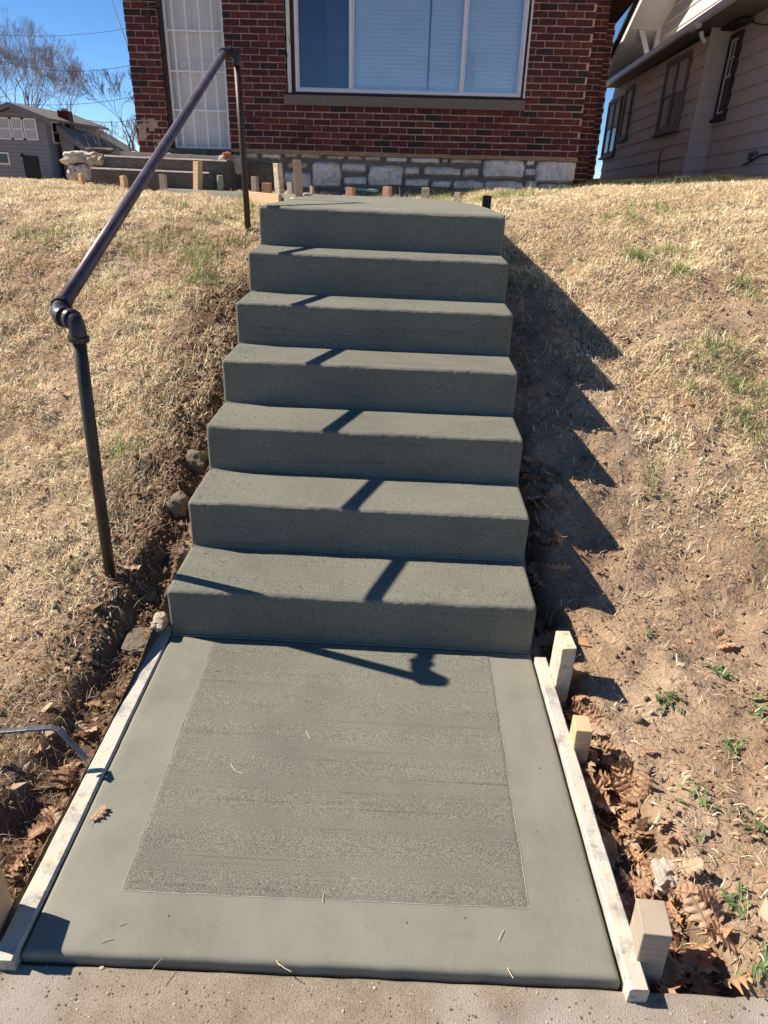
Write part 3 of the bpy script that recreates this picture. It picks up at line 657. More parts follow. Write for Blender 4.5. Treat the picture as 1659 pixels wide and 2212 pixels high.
# foundation stones from their outlines in view
ST2=[(160,830,230,870),(250,835,355,870),(375,835,450,862),(460,838,570,865),(600,848,700,872),(716,848,800,876),(810,850,900,880),(930,855,1045,888),(1065,858,1220,895),(1235,865,1265,890),(1281,865,1450,898),(1465,868,1678,976),
 (160,885,330,1020),(390,880,500,920),(370,940,520,1035),(524,886,681,1026),(686,888,818,942),(697,962,822,1015),(834,902,1015,1022),(1029,910,1113,958),(1035,975,1160,1025),(1138,912,1335,965),(1351,915,1435,965),(1178,985,1282,1030),(1298,985,1462,1040),(1468,986,1670,1050),
 (1698,872,1738,908),(1688,920,1743,965),(1758,875,1968,1000),(1543,1000,1673,1060),(1690,985,1745,1040),(1760,1004,1965,1060)]
brownset={12}; tanset={2,3,4,5,6,13,9,0,10}
for i,(x0,y0,x1,y1) in enumerate(ST2):
    A=hl(*zp(540,0,2.183,x0,y0)); B=hl(*zp(540,0,2.183,x1,y1)); xa,xb=A[0],B[0]; za,zb=B[1],A[1]
    if xb>2.15: xb=2.15
    cx,cz=(xa+xb)/2,(za+zb)/2; hw,hh=(xb-xa)/2*1.05+.003,(zb-za)/2*1.07+.003; n1=max(6,int(hw*2/.03)); n2=max(4,int(hh*2/.03)); V=[];F=[]
    pr=.028 if i not in brownset else .012
    for j in range(n2+1):
        for k in range(n1+1):
            u,v=2*k/n1-1,2*j/n2-1
            sq=1-.10*(abs(u)**4*abs(v)**4)-.05*abs(vnoise(u*3+i,v*3,i))
            uu,vv=u*sq,v*sq*(1-.06*abs(fbm(u*2+i*3,1,2,7)) if abs(v)>.5 else 1)
            edge=max(abs(u),abs(v)); rim=1-ss(.84,1.0,edge)
            y=.034-(pr+.03)*rim-.030*fbm(u*hw*20+i,v*hh*20,4,i+2)*(.4+.6*rim)
            if edge>.999: y=.05
            V.append((cx+uu*hw+.022*float(vnoise(v*2.2,i,4))*abs(u)**3,float(y),cz+vv*hh+.020*float(vnoise(u*3+i*2,i,5))*abs(v)**3))
    for j in range(n2):
        for k in range(n1): F.append((j*(n1+1)+k,j*(n1+1)+k+1,(j+1)*(n1+1)+k+1,(j+1)*(n1+1)+k))
    MB().add(V,F).obj('stone',M['limebrown'] if i in brownset else M['limetan'] if i in tanset else M['lime'],house,local=True,smooth=False)
# sill
sill=hbox('sill',-1.372,1.458,-.035,.12,.872,.978,'sill',bevel=.004)
# picture window
win=link('window',mesh_from('window',*((lambda m:(m.V,m.F))(MB().box(-1.345,1.455,.02,.10,.980,1.012).box(-1.345,1.455,.045,.10,2.40,2.465).box(-1.262,-1.238,.03,.10,1.012,2.40).box(1.405,1.43,.03,.10,1.012,2.40))),M['brownwood']),house)
hbox('brick_mould',-1.325,-1.285,.004,.055,1.0,2.40,'peel',win); hbox('brick_mould',1.431,1.452,.004,.055,1.0,2.40,'peel',win)
hbox('brick_mould',-1.285,-1.262,.035,.08,1.012,2.40,'brownwood',win)
FR=MB(); zt=2.395; zb_=1.016
def rails(x0,x1,zb_,zt,y0,y1,wd): 
    FR.box(x0,x1,y0,y1,zb_,zb_+wd).box(x0,x1,y0,y1,zt-wd,zt).box(x0,x0+wd,y0,y1,zb_+wd,zt-wd).box(x1-wd,x1,y0,y1,zb_+wd,zt-wd)
rails(-1.238,1.405,1.014,2.398,.028,.085,.032)
FR.box(-.612,-.575,.034,.085,1.046,2.366).box(-.573,-.556,.040,.085,1.046,2.366).box(.684,.72,.034,.085,1.046,2.366).box(.722,.738,.040,.085,1.046,2.366)
FR.box(-1.206,-.612,.045,.083,1.046,1.060).box(-.556,.684,.045,.083,1.046,1.058).box(.738,1.373,.045,.083,1.046,1.058).box(1.352,1.373,.045,.083,1.058,2.366).box(-1.206,-1.192,.045,.083,1.06,2.366)
FR.obj('window_frame',M['vinyl'],win,local=True,bevel=.003)
for x0,x1 in ((-1.192,-.612),(-.556,.684),(.738,1.352)):
    MB().box(x0,x1,.064,.068,1.058,2.366).obj('pane',M['glassdim' if x0<-1 else 'glass'],win,local=True)
MB().box(-1.19,-.88,.135,.14,1.03,2.37).obj('curtain',M['curtain'],win,local=True)
MB().box(-.878,-.575,.125,.13,1.03,2.37).obj('curtain',M['curtain2'],win,local=True)
def blind(x0,x1):
    mb=MB(); z=1.06
    while z<2.36:
        xm=x1; V=[(x0,.145,z),(x1,.145,z),(x1,.120,z+.040),(x0,.120,z+.040)]
        mb.add(V,[(0,1,2,3)]); z+=.043
    o=mb.obj('blind',M['blind'],win,local=True); tag(o,kind='stuff')
blind(-.57,.30); blind(.325,.70); blind(.725,1.39)
MB().box(.29,.34,.19,.195,1.03,2.37).obj('curtain',M['curtain'],win,local=True)  # dark sheet standing for the shade in the gap between two blinds
for y0,y1,w_ in ((296,352,.052),(392,468,.048)):
    A=hl(*zp(1160,0,2.183,15,y1)); B=hl(*zp(1160,0,2.183,72 if y1<400 else 64,y0))
    MB().box(A[0],B[0],.0695,.0705,A[1],B[1]).obj('note',M['note'],win,local=True)
hbox('room',-1.345,1.455,.45,.46,.9,2.47,'curtain')
# door
door=link('door',mesh_from('door',*((lambda m:(m.V,m.F))(MB().box(-2.745,-2.06,.16,.20,.405,2.4).box(-2.66,-2.44,.154,.161,.50,.84).box(-2.37,-2.14,.154,.161,.50,.84).box(-2.66,-2.44,.154,.161,1.45,1.85).box(-2.37,-2.14,.154,.161,1.45,1.85))),M['doorpanel']),house)
hbox('jamb',-2.80,-2.752,.03,.22,.40,2.45,'brownwood',door); hbox('jamb',-2.058,-2.045,.05,.22,.40,2.45,'peel',door)
hbox('door_sill',-2.80,-2.045,-.03,.25,.30,.385,'doorsill',door,.004,.006)
G=MB(); y0,y1=.085,.11; gz=[.412+.40*k for k in range(6)]
G.box(-2.748,-2.722,y0,y1,.392,2.42).box(-2.085,-2.062,y0,y1,.392,2.42).box(-2.722,-2.085,y0,y1,.392,.414).box(-2.722,-2.085,y0,y1,2.395,2.42)
G.obj('security_frame',M['whitepaint'],door,local=True)
for f_ in (.12,.355,.60,.83): xx=-2.722+.637*f_; MB().box(xx-.008,xx+.008,.088,.10,.414,2.395).obj('bar',M['whitepaint'],door,local=True)
for k in range(1,5): zz=.40+.398*k; MB().box(-2.722,-2.085,.086,.102,zz-.008,zz+.008).obj('cross_bar',M['whitepaint'],door,local=True)
def scroll(cx,cz,r,s_,name='scroll'):
    P_=[(cx+s_*(r-r*.72*t)*math.cos(2.2*math.pi*t),.104,cz+(r-r*.72*t)*math.sin(2.2*math.pi*t)) for t in np.linspace(0,1,20)]
    MB().tube(P_,.004,5).obj(name,M['whitepaint'],door,local=True)
for sx in (-1,1):
    for sz in (-1,1): scroll(-2.40+sx*.05,1.20+sz*.055,.045,sx); scroll(-2.40+sx*.17,1.20+sz*.055,.032,-sx)
MB().tube([(-2.40,.104,1.42),(-2.33,.104,1.3),(-2.40,.104,1.2),(-2.33,.104,1.1),(-2.40,.104,.98)],.004,5).obj('scroll',M['whitepaint'],door,local=True)
# smeared mortar patch on pier, spikes of iron hardware
for (a0,b0,a1,b1) in ((752,630,865,700),(800,640,880,760),(752,690,800,760),(830,740,900,850),(752,650,812,790)):
    A=hl(*zp(0,0,2.183,a0,b1)); B=hl(*zp(0,0,2.183,a1,b0)); n=12; V=[];F=[]
    for j in range(n+1):
        for k in range(n+1):
            u,v=k/n,j/n; m_=min(u,1-u,v,1-v)*4; q_=min(m_,1)-.5+.9*float(fbm(u*4+a0,v*4+b0,3,5))
            V.append((A[0]+(B[0]-A[0])*u,.004-.012*max(min(q_*2,1),-.5),A[1]+(B[1]-A[1])*v))
    for j in range(n):
        for k in range(n): F.append((j*(n+1)+k,j*(n+1)+k+1,(j+1)*(n+1)+k+1,(j+1)*(n+1)+k))
    MB().add(V,F).obj('mortar_patch',M['patch'],house,local=True,smooth=True)
P_=[hl(*zp(0,0,2.183,x,y)) for x,y in ((800,38),(825,40),(850,36),(872,30))]
MB().tube([(x,-.02,z) for x,z in P_],.012,6).obj('bracket',M['rust'],house,local=True)
for a0,b0 in ((820,78),(872,22)):
    c=hl(*zp(0,0,2.183,a0,b0)); MB().box(-.02,.02,-.03,.01,-.03,.03,.006,c=(c[0],0,c[1])).obj('bracket',M['rust'],house,local=True)
# unseen roof, eave raised to shade the neighbour; dark soffit at the right end
rf=MB(); 
def roofq(P_,t): rf.slab(P_,t)
rf.slab([(-3.6,-.22,2.62),(3.0,-.22,2.62),(3.0,1.2,3.20),(-3.6,1.2,3.20)],(0,0,.14))
rf.slab([(-3.7,1.2,3.56),(3.12,1.2,3.56),(0.0,4.2,5.0),(-.6,4.2,5.0)],(0,0,.12)); rf.slab([(3.12,1.2,3.56),(3.12,10.2,3.56),(0.0,7.2,5.0),(0,4.2,5.0)],(0,0,.12))
rf.slab([(3.12,10.2,3.56),(-3.7,10.2,3.56),(-.6,7.2,5.0),(0,7.2,5.0)],(0,0,.12)); rf.slab([(-3.7,10.2,3.56),(-3.7,1.2,3.56),(-.6,4.2,5.0),(-.6,7.2,5.0)],(0,0,.12))
roof=rf.obj('roof',M['shingle'],house,local=True)
MB().box(-3.65,3.08,1.25,10.1,3.5,3.555).obj('soffit',M['brownwood'],roof,local=True)
MB().slab([(2.50,1.5,2.36),(3.05,1.5,2.38),(2.99,2.9,2.12),(2.50,2.9,2.12)],(0,0,.12)).obj('soffit',M['brownwood'],roof,local=True)
# ================================================================ door steps, stone pier
steps=thing('aggregate_steps',(-2.75,6.95,1.26),'two dark exposed-aggregate concrete steps below the white door','steps')
def worn_step(x0,x1,y0,y1,z0,z1):
    V=[];F=[];n=50
    for i in range(n+1):
        x=x0+(x1-x0)*i/n; a_=.006*float(vnoise(x*10,y0,3)); r_=.008*float(vnoise(x*14,y0,4))
        V+=[(x,y0+a_,z0),(x,y0+a_,z1-.02+r_),(x,y0+.018,z1+r_*.5),(x,y1,z1),(x,y1,z0)]
    for i in range(n):
        for k in range(4): F.append((5*i+k,5*i+5+k,5*i+6+k,5*i+k+1))
    F.append((0,1,2,3,4)); F.append(tuple(5*n+k for k in (4,3,2,1,0)))
    return V,F
ss_=.0125
for x0,x1,y0,y1,z0,z1 in ((-3.50,-2.14,6.75,7.0,1.15,1.382),(-3.40,-1.975,6.93,7.42,1.2,1.515)):
    V,F=worn_step(x0,x1,y0,y1,z0,z1); o=MB().add(V,F).obj('step',M['agg'],steps)
    V,F=worn_step(x0+.004,x1-.004,y0-.006,y1-.02,z1-.010,z1+.005); MB().add(V,F).obj('pale_top',M['oldtop'],o)  # thin paler top; sunlight on the steps is put into its colour
def rock(name,p,s,mt,lab=None,cat=None,seed=1,parent=None,n=2,group=None):
    ic=icos(n); V=[]
    for v in ic[0]:
        v=np.array(v); bx=v/max(abs(v))*.55+v*.45; f=1+.42*float(fbm(v[0]*1.5+seed,v[1]*1.5+v[2]*1.9,3,seed%50))+.14*float(vnoise(v[0]*6+seed,v[2]*6+v[1]*4,2))
        V.append(np.array(p,float)+bx*f*np.array(s))
    o=MB().add(V,ic[1]).obj(name,M[mt] if isinstance(mt,str) else mt,parent)
    if lab: tag(o,lab,cat,group)
    return o
for i in range(26):
    x=-3.25+1.25*random.random(); rock('rubble',(x,7.22+.12*random.random(),1.525+.02*random.random()),(.03+.03*random.random(),.03,.018+.018*random.random()),'oldtop',seed=i,parent=steps)
MB().box(-3.38,-2.0,7.1,7.47,1.48,1.56,.01).obj('landing',M['oldtop'],steps)
pier=thing('limestone_pier',(-3.63,7.0,1.25),'broken limestone pier at the left end of the door steps','pier')
def PY(px,py,Y=6.92): p=onY(*zp(0,0,2.183,px,py),Y); return p
for nm,(a0,b0,a1,b1),mt,sd in (('stone',(350,832,466,892),'limewhite',3),('stone',(462,835,556,908),'limetan',9),('stone',(366,905,440,985),'limewhite',14),('stone',(430,905,522,985),'limewhite',23)):
    A=PY(a0,b1);B=PY(a1,b0); rock(nm,((A[0]+B[0])/2,7.05,(A[2]+B[2])/2),((B[0]-A[0])/2*1.08,.16,(B[2]-A[2])/2*1.08),mt,seed=sd,parent=pier,n=3)
A=PY(358,850);B=PY(545,800); rock('mortar_cap',((A[0]+B[0])/2,7.1,A[2]+.01),((B[0]-A[0])/2,.17,.035),'oldtop',seed=31,parent=pier,n=3)
A=PY(430,840);B=PY(600,800); rock('mortar_cap',((A[0]+B[0])/2,7.15,(A[2]+B[2])/2+.005),((B[0]-A[0])/2,.12,.03),'limebrown',seed=37,parent=pier,n=3)
A=PY(375,900);B=PY(520,870); rock('mortar_joint',((A[0]+B[0])/2,7.08,A[2]+.0),((B[0]-A[0])/2,.13,.02),'mortargrey',seed=41,parent=pier,n=2)
c=onY(*zp(0,0,2.183,1240,845),7.1); rock('clay_brick_piece',c,(.05,.05,.03),'orange','orange broken clay brick resting at the right end of the door steps','brick piece',3)
c=onY(*zp(0,0,2.183,1212,862),7.05); rock('rubble_stone',c,(.04,.04,.03),'limetan','tan rubble lump just left of the orange brick piece','stone',5)
c=onY(*zp(0,0,2.183,1280,900),7.3); rock('limestone_block',(c[0],7.38,c[2]),(.07,.09,.12),'limewhite','whitewashed stone block at the corner between door steps and foundation','stone',8,n=3)
c=onY(664,421,3.9); rock('mortar_crumb',(c[0],3.9,1.262),(.035,.03,.014),'oldtop','flat grey mortar crumb on the path beside the tallest stake','mortar',6)
# ================================================================ right neighbour
def n4(x,y): return (1244.3+x/4.0,y/4.0)
nb=thing('beige_house',(4.8,12,1.4),'beige lap-sided house on the right, in shade below its sunlit gable','house')
XB,XN=4.5,4.8; YC=10.42; YF=15.6; YNEAR=2.0
K=.035
def zl(z,y,k=K): return z+k*(12-y)     # courses drift up toward the near end
zi=0; z=1.42; EX=.2
def wallboard(x,y0,y1,z0,z1,nm='siding_board',off=.0):
    # lapped board: bottom proud of the wall
    V=[(x-.022,y0,zl(z0,y0)),(x-.022,y1,zl(z0,y1)),(x-.004,y1,zl(z1,y1)),(x-.004,y0,zl(z1,y0)),(x,y0,zl(z0,y0)),(x,y1,zl(z0,y1)),(x,y1,zl(z1,y1)),(x,y0,zl(z1,y0))]
    MB().add(V,[(0,1,2,3),(0,4,5,1),(3,2,6,7),(0,3,7,4),(1,5,6,2)]).obj(nm,M['siding'],nb)
gable=lambda y: 3.35+.56*min(max(15.6-y,0),max(y-5.0,0)) if 5.0<y<15.6 else 3.3
for r in range(26):
    z0=1.50+EX*r-.06; z1=z0+EX
    if z0<3.4: wallboard(XB,YC,YF,z0,min(z1,3.5))
    # front face of bay (faces the street)
    if z0<3.6:
        V=[(XB-.02,YC-.022,zl(z0,YC)),(XN,YC-.022,zl(z0,YC)),(XN,YC-.004,zl(z1,YC)),(XB-.02,YC-.004,zl(z1,YC)),(XB-.02,YC,zl(z0,YC)),(XN,YC,zl(z0,YC))]
        MB().add(V,[(0,1,2,3),(0,4,5,1)]).obj('siding_board',M['siding'],nb)
    # near wall, up to the gable
    y0,y1=YNEAR,YC
    if z0>3.1:
        ys_=[y for y in np.linspace(3,17,281) if gable(y)>zl(z1,y)-.02]
        if not ys_: continue
        y0,y1=min(ys_),max(ys_)
    wallboard(XN,y0,y1,z0,z1)
MB().box(XN,XN+4,YNEAR,15.6,1.2,3.3).obj('wall',M['siding'],nb); MB().box(XB,XN+2,YC+.002,YF,1.35,3.35).obj('wall',M['siding'],nb)
# stone foundation under the near wall
for i in range(46):
    y=YNEAR+.1+i*.21; 
    if y<YC+1.6:
        for j in range(2): rock('stone',(XN+.02,y+j*.08,zl(1.33-.17*j,y)),(.04,.105,.08),'limebrown',seed=i*3+j,parent=nb,n=1)
# corner boards
MB().box(XB-.03,XB+.02,YC-.03,YC+.02,1.4,3.7).obj('corner_board',M['siding'],nb)
# bay roof, gutter, soffit
def ln(x,y,k,z): return (x,y,z)
g0=onX(1305,190,4.2); g1=onX(1590,-2,4.2); g0=np.array([4.2,g0[1],g0[2]]); g1=np.array([4.2,g1[1],g1[2]])
MB().slab([g0+[0,0,.07],g1+[0,0,.07],g1+[.62,0,.30],g0+[.62,0,.30]],(0,0,.03)).obj('bay_roof',M['gutter'],nb)
MB().slab([g0+[-.03,0,0],g1+[-.03,0,0],g1+[-.03,0,.085],g0+[-.03,0,.085]],(.06,0,0)).obj('gutter',M['gutter'],nb)
MB().slab([g0+[.03,0,.0],g1+[.03,0,.0],g1+[.6,0,.02],g0+[.6,0,.02]],(0,0,.02)).obj('soffit',M['trimtan'],nb)
d_=(g0-g1)/np.linalg.norm(g0-g1); e0=onX(*n4(1000,250),4.17); MB().tube([e0,e0+d_*-.25],.05,10).obj('gutter_end',M['gutter'],nb)
e0=onX(*n4(1085,275),4.2); MB().tube(arc(e0,e0+[0,-.02,-.08],e0+[.08,0,-.12]),.03,8).obj('downspout',M['gutter'],nb)
# gable roof rakes with soffit, fascia and knee brace
f0=onX(1302,188,4.2); f1=onX(1392,-4,4.2); sl_=(f1[2]-f0[2])/(f0[1]-f1[1]); ap=(10.2,f0[2]+sl_*(f0[1]-10.2))
def rake(ya,za,yb,zb):
    MB().slab([(4.2,ya,za),(4.2,yb,zb),(5.2,yb,zb+.02),(5.2,ya,za+.02)],(0,0,.03)).obj('soffit',M['soffit'],nb)
    MB().slab([(4.17,ya,za-.02),(4.17,yb,zb-.02),(4.17,yb,zb+.15),(4.17,ya,za+.15)],(.04,0,0)).obj('fascia',M['siding'],nb)
    MB().slab([(4.10,ya+.04,za+.155),(4.10,yb,zb+.155),(9.5,yb,zb+.155),(9.5,ya+.04,za+.155)],(0,0,.06)).obj('roof',M['shingle'],nb)
rake(f0[1],f0[2],*ap); rake(ap[0]*2-f0[1],f0[2],*ap)
V=[(XN+.01,5.0,3.3),(XN+.01,f0[1],3.3),(XN+.01,ap[0],ap[1]-.02),(XN+.4,5.0,3.3),(XN+.4,f0[1],3.3),(XN+.4,ap[0],ap[1]-.02)]
MB().add(V,[(0,1,2),(5,4,3)]).obj('gable',M['siding'],nb)
# siding on the far part of the gable above the bay is covered by boards; brace
k0=onX(*n4(480,235),4.3); k1=onX(*n4(735,232),4.78); 
yb_=k1[1]; zb_=k0[2]
MB().box(4.22,4.8,yb_-.05,yb_+.05,k1[2]-.05,k1[2]+.05).box(4.70,4.8,yb_-.05,yb_+.05,k1[2]-.62,k1[2]-.05).slab([(4.36,yb_-.04,k1[2]-.06),(4.46,yb_-.04,k1[2]-.06),(4.74,yb_-.04,k1[2]-.62),(4.70,yb_-.04,k1[2]-.72)],(0,.08,0)).obj('knee_brace',M['gutter'],nb)
# windows
def nwin(px0,py0,px1,py1,X,frame,two=True,upper='shade',lower='darkglass',panes=False):
    """px0.. far-left-bottom and near-right-top corners (zoom px)"""
    a0=onX(*n4(px0,py1),X); a1=onX(*n4(px1,py0),X); ya,yb=a0[1],a1[1]
    if X==XN: ya=min(ya,YC-.12)      # ya far, yb near
    zlo=a0[2]; 
    c=(ya+yb)/2; zb_=onX(*n4(px0,py1),X)[2]-K*(ya-12)*-1
    zb_=a0[2]-K*(12-ya); zt_=onX(*n4(px1,py0),X)[2]-K*(12-yb)
    def q(y0,y1,z0,z1,x0,x1):
        return [(x0,y0,zl(z0,y0)),(x0,y1,zl(z0,y1)),(x0,y1,zl(z1,y1)),(x0,y0,zl(z1,y0))],(x1-x0,0,0)
    w_=.06; mb=MB()
    for y0,y1,z0,z1 in ((yb-w_,ya+w_,zb_-w_,zb_),(yb-w_,ya+w_,zt_,zt_+w_),(yb-w_,yb,zb_,zt_),(ya,ya+w_,zb_,zt_)): mb.slab(*q(y0,y1,z0,z1,X-.055,X-.0))
    wd=mb.obj('window',M[frame],nb); mb=MB()
    mb.slab(*q(yb-w_-.03,ya+w_+.03,zb_-w_-.04,zb_-w_,X-.09,X)); mb.obj('window_sill',M[frame],wd)
    n_=2 if two else 1
    for i in range(n_):
        s0=yb+(ya-yb)*i/n_+(.025 if i else 0); s1=yb+(ya-yb)*(i+1)/n_-(.025 if (n_==2 and i==0) else 0); zm=(zb_+zt_)/2
        if n_==2 and i==0: MB().slab(*q(s1,s1+.05,zb_,zt_,X-.05,X)).obj('mullion',M[frame],wd)
        fm=MB(); f_=.03
        for z0,z1 in ((zb_,zb_+f_),(zm-f_/2,zm+f_/2),(zt_-f_,zt_)): fm.slab(*q(s0,s1,z0,z1,X-.04,X-.01))
        for y0,y1 in ((s0,s0+f_),(s1-f_,s1)): fm.slab(*q(y0,y1,zb_,zt_,X-.042,X-.01))
        if panes: fm.slab(*q((s0+s1)/2-.01,(s0+s1)/2+.01,zm,zt_,X-.038,X-.01)); fm.slab(*q(s0,s1,(zm+zt_)/2-.01,(zm+zt_)/2+.01,X-.037,X-.01))
        fm.obj('sash',M['vinyl' if panes else frame],wd)
        MB().slab(*q(s0+f_,s1-f_,zm,zt_-f_,X-.028,X-.024)).obj('pane',M[upper],wd); MB().slab(*q(s0+f_,s1-f_,zb_+f_,zm-f_/2,X-.03,X-.026)).obj('pane',M[lower],wd)
nwin(240,860,408,1340,XB,'trimtan'); nwin(392,760,512,1190,XB,'trimtan',two=False,lower='shade')
nwin(716,470,1010,1130,XB,'trimtan'); nwin(1205,310,1445,1000,XN,'trimbrown',two=False,upper='darkglass',panes=True)
c=onX(*n4(1430,230),XN); MB().box(XN-.2,XN,c[1]-.45,c[1]+.35,c[2]-.02,c[2]+.02).obj('drip_cap',M['trimbrown'],nb)
p_=[onX(*n4(x,y),XN-.05) for x,y in ((1500,1380),(1505,1330),(1555,1325))]; MB().tube(p_,.03,8).obj('pipe_vent',M['greytrim'],nb)
p_=[onX(*n4(x,y),XN-.06) for x,y in ((1440,1430),(1520,1385),(1590,1345),(1700,1320))]; MB().tube(p_,.012,6).obj('cable',M['wire'],nb)
p_=[onX(*n4(x,y),XN-.05) for x,y in ((1500,178),(1560,205),(1640,215),(1700,190))]; MB().tube(p_,.008,5).obj('cable',M['wire'],nb)
p_=[onX(*n4(x,y),XB-.04) for x,y in ((745,1295),(722,1350),(708,1500))]; MB().tube(p_,.01,5).obj('cable',M['wire'],nb)
# ================================================================ left far house
YD=50.
def h4(x,y): return zp(0,100,4.608,x,y)
def LH(x,y,Y=YD): return onY(*h4(x,y),Y)
lh=thing('grey_house',(-26,52,.3),'blue-grey two-storey house in shade at the far left behind the lawn','house')
ax,az=LH(150,760)[[0,2]]; rx=LH(515,900)[0]; ez=LH(530,905)[2]; lx=ax-(rx-ax); gb=.0
mb=MB(); mb.add([(lx,YD,0),(rx,YD,0),(rx,YD,ez),(ax,YD,az-.1),(lx,YD,ez),(lx,YD+9,0),(rx,YD+9,0),(rx,YD+9,ez),(ax,YD+9,az-.1),(lx,YD+9,ez)],[(0,1,2,3,4),(1,6,7,2),(6,5,9,8,7),(5,0,4,9)]); mb.obj('wall',M['grey'],lh)
z=0.4
while z<az-.5:
    hw=(rx-lx)/2 if z<ez else (rx-lx)/2*(az-z)/(az-ez)-.1
    if hw>.3: MB().box(ax-hw+.02,ax+hw-.02,YD-.03,YD-.002,z,z+.21).obj('siding_board',M['grey'],lh)
    MB().box(rx+.002,rx+.03,YD+.05,YD+8.9,z,min(z+.21,ez)).obj('siding_board',M['grey'],lh) if z<ez-.1 else None
    z+=.24
sl2=(az-ez)/(rx-ax); ov=.6
for s_ in (-1,1):
    MB().slab([(ax,YD-ov,az+.05),(ax+s_*(rx-ax+ov),YD-ov,ez-sl2*ov+.05),(ax+s_*(rx-ax+ov),YD+9.4,ez-sl2*ov+.05),(ax,YD+9.4,az+.05)],(0,0,.14)).obj('roof',M['dshingle'],lh)
    MB().slab([(ax,YD-ov-.05,az-.14),(ax+s_*(rx-ax+ov),YD-ov-.05,ez-sl2*ov-.14),(ax+s_*(rx-ax+ov),YD-ov-.05,ez-sl2*ov+.18),(ax,YD-ov-.05,az+.18)],(0,.05,0)).obj('rake_board',M['greytrim'],lh)
def fwin(x0,y0,x1,y1,sash=True,Y=YD,up='shade',lo='shade'):
    A=LH(x0,y1,Y);B=LH(x1,y0,Y); mb=MB(); t=.09; X0,X1,Z0_,Z1_=A[0],B[0],A[2],B[2]
    mb.box(X0-t,X1+t,Y-.09,Y-.01,Z0_-t,Z0_).box(X0-t,X1+t,Y-.09,Y-.01,Z1_,Z1_+t).box(X0-t,X0,Y-.09,Y-.01,Z0_,Z1_).box(X1,X1+t,Y-.09,Y-.01,Z0_,Z1_)
    if sash: zm=(Z0_+Z1_)/2; mb.box(X0,X1,Y-.085,Y-.01,zm-.04,zm+.04)
    wd=mb.obj('window',M['gutter'],lh); zm=(Z0_+Z1_)/2
    MB().box(X0,X1,Y-.06,Y-.05,zm,Z1_).obj('pane',M[up],wd); MB().box(X0,X1,Y-.06,Y-.05,Z0_,zm).obj('pane',M[lo],wd)
fwin(15,910,120,1125); fwin(150,915,262,1130); fwin(290,920,400,1135); fwin(8,1312,90,1415,False,up='darkglass',lo='darkglass')
A=LH(300,1560);B=LH(440,1335); dr_=MB().box(A[0],B[0],YD-.06,YD-.02,A[2]-.4,B[2]).obj('door',M['black'],lh); 
A=LH(262,1330); MB().box(A[0]-.05,A[0]+.06,YD-.2,YD-.02,A[2]-.08,A[2]+.1).obj('wall_lamp',M['black'],lh)
# side windows on the receding wall
def swin(yc,w_,z0,z1):
    mb=MB().box(rx+.01,rx+.09,yc-w_/2-.1,yc-w_/2,z0-.1,z1+.1).box(rx+.01,rx+.09,yc+w_/2,yc+w_/2+.1,z0-.1,z1+.1).box(rx+.01,rx+.085,yc-w_/2,yc+w_/2,z0-.1,z0).box(rx+.01,rx+.085,yc-w_/2,yc+w_/2,z1,z1+.1).box(rx+.01,rx+.08,yc-w_/2,yc+w_/2,(z0+z1)/2-.04,(z0+z1)/2+.04)
    wd=mb.obj('window',M['gutter'],lh); MB().box(rx+.04,rx+.05,yc-w_/2,yc+w_/2,z0,z1).obj('pane',M['darkglass'],wd)
z1_=LH(560,945)[2]; z0_=LH(560,1165)[2]
swin(YD+1.2,.9,z0_,z1_); swin(YD+3.0,.9,z0_,z1_); swin(YD+2.6,.9,.9,2.0)
# big lower roof with chimney
Y2=YD+.6
A=LH(650,1003,Y2);B=LH(985,1262,Y2);Cc=LH(1640,1335,YD+13);Dd=LH(1210,1080,YD+13);A2=LH(800,935,YD+6)
MB().slab([A,B,Cc,Dd,A2],(0,0,.15)).obj('roof',M['dshingle'],lh)
MB().slab([A+[0,-.05,-.25],B+[0,-.05,-.25],B+[0,-.05,.12],A+[0,-.05,.12]],(0,.06,0)).obj('rake_board',M['greytrim'],lh)
MB().add([tuple(A+[0,.3,-.1]),tuple(B+[-.9,.3,.35]),(B[0]-.9,Y2+.3,0),(A[0],Y2+.3,0)],[(0,3,2,1)]).obj('wall',M['grey'],lh)
MB().add([(B[0]-.9,Y2+.3,0),(Cc[0]-.9,YD+13,0),(Cc[0]-.9,YD+13,Cc[2]-.05),(B[0]-.9,Y2+.3,B[2]-.05)],[(0,1,2,3)]).obj('wall',M['grey'],lh)
ch=LH(752,900,YD+3); c2=LH(752,1010,YD+3)
o=MB().box(ch[0]-.38,ch[0]+.38,YD+2.7,YD+3.4,c2[2]-.8,LH(750,820,YD+3)[2]).obj('chimney',M['bricks'][1],lh)
MB().box(ch[0]-.2,ch[0]+.2,YD+2.85,YD+3.2,LH(750,820,YD+3)[2],LH(750,790,YD+3)[2]).obj('chimney_pot',M['oldtop'],o)
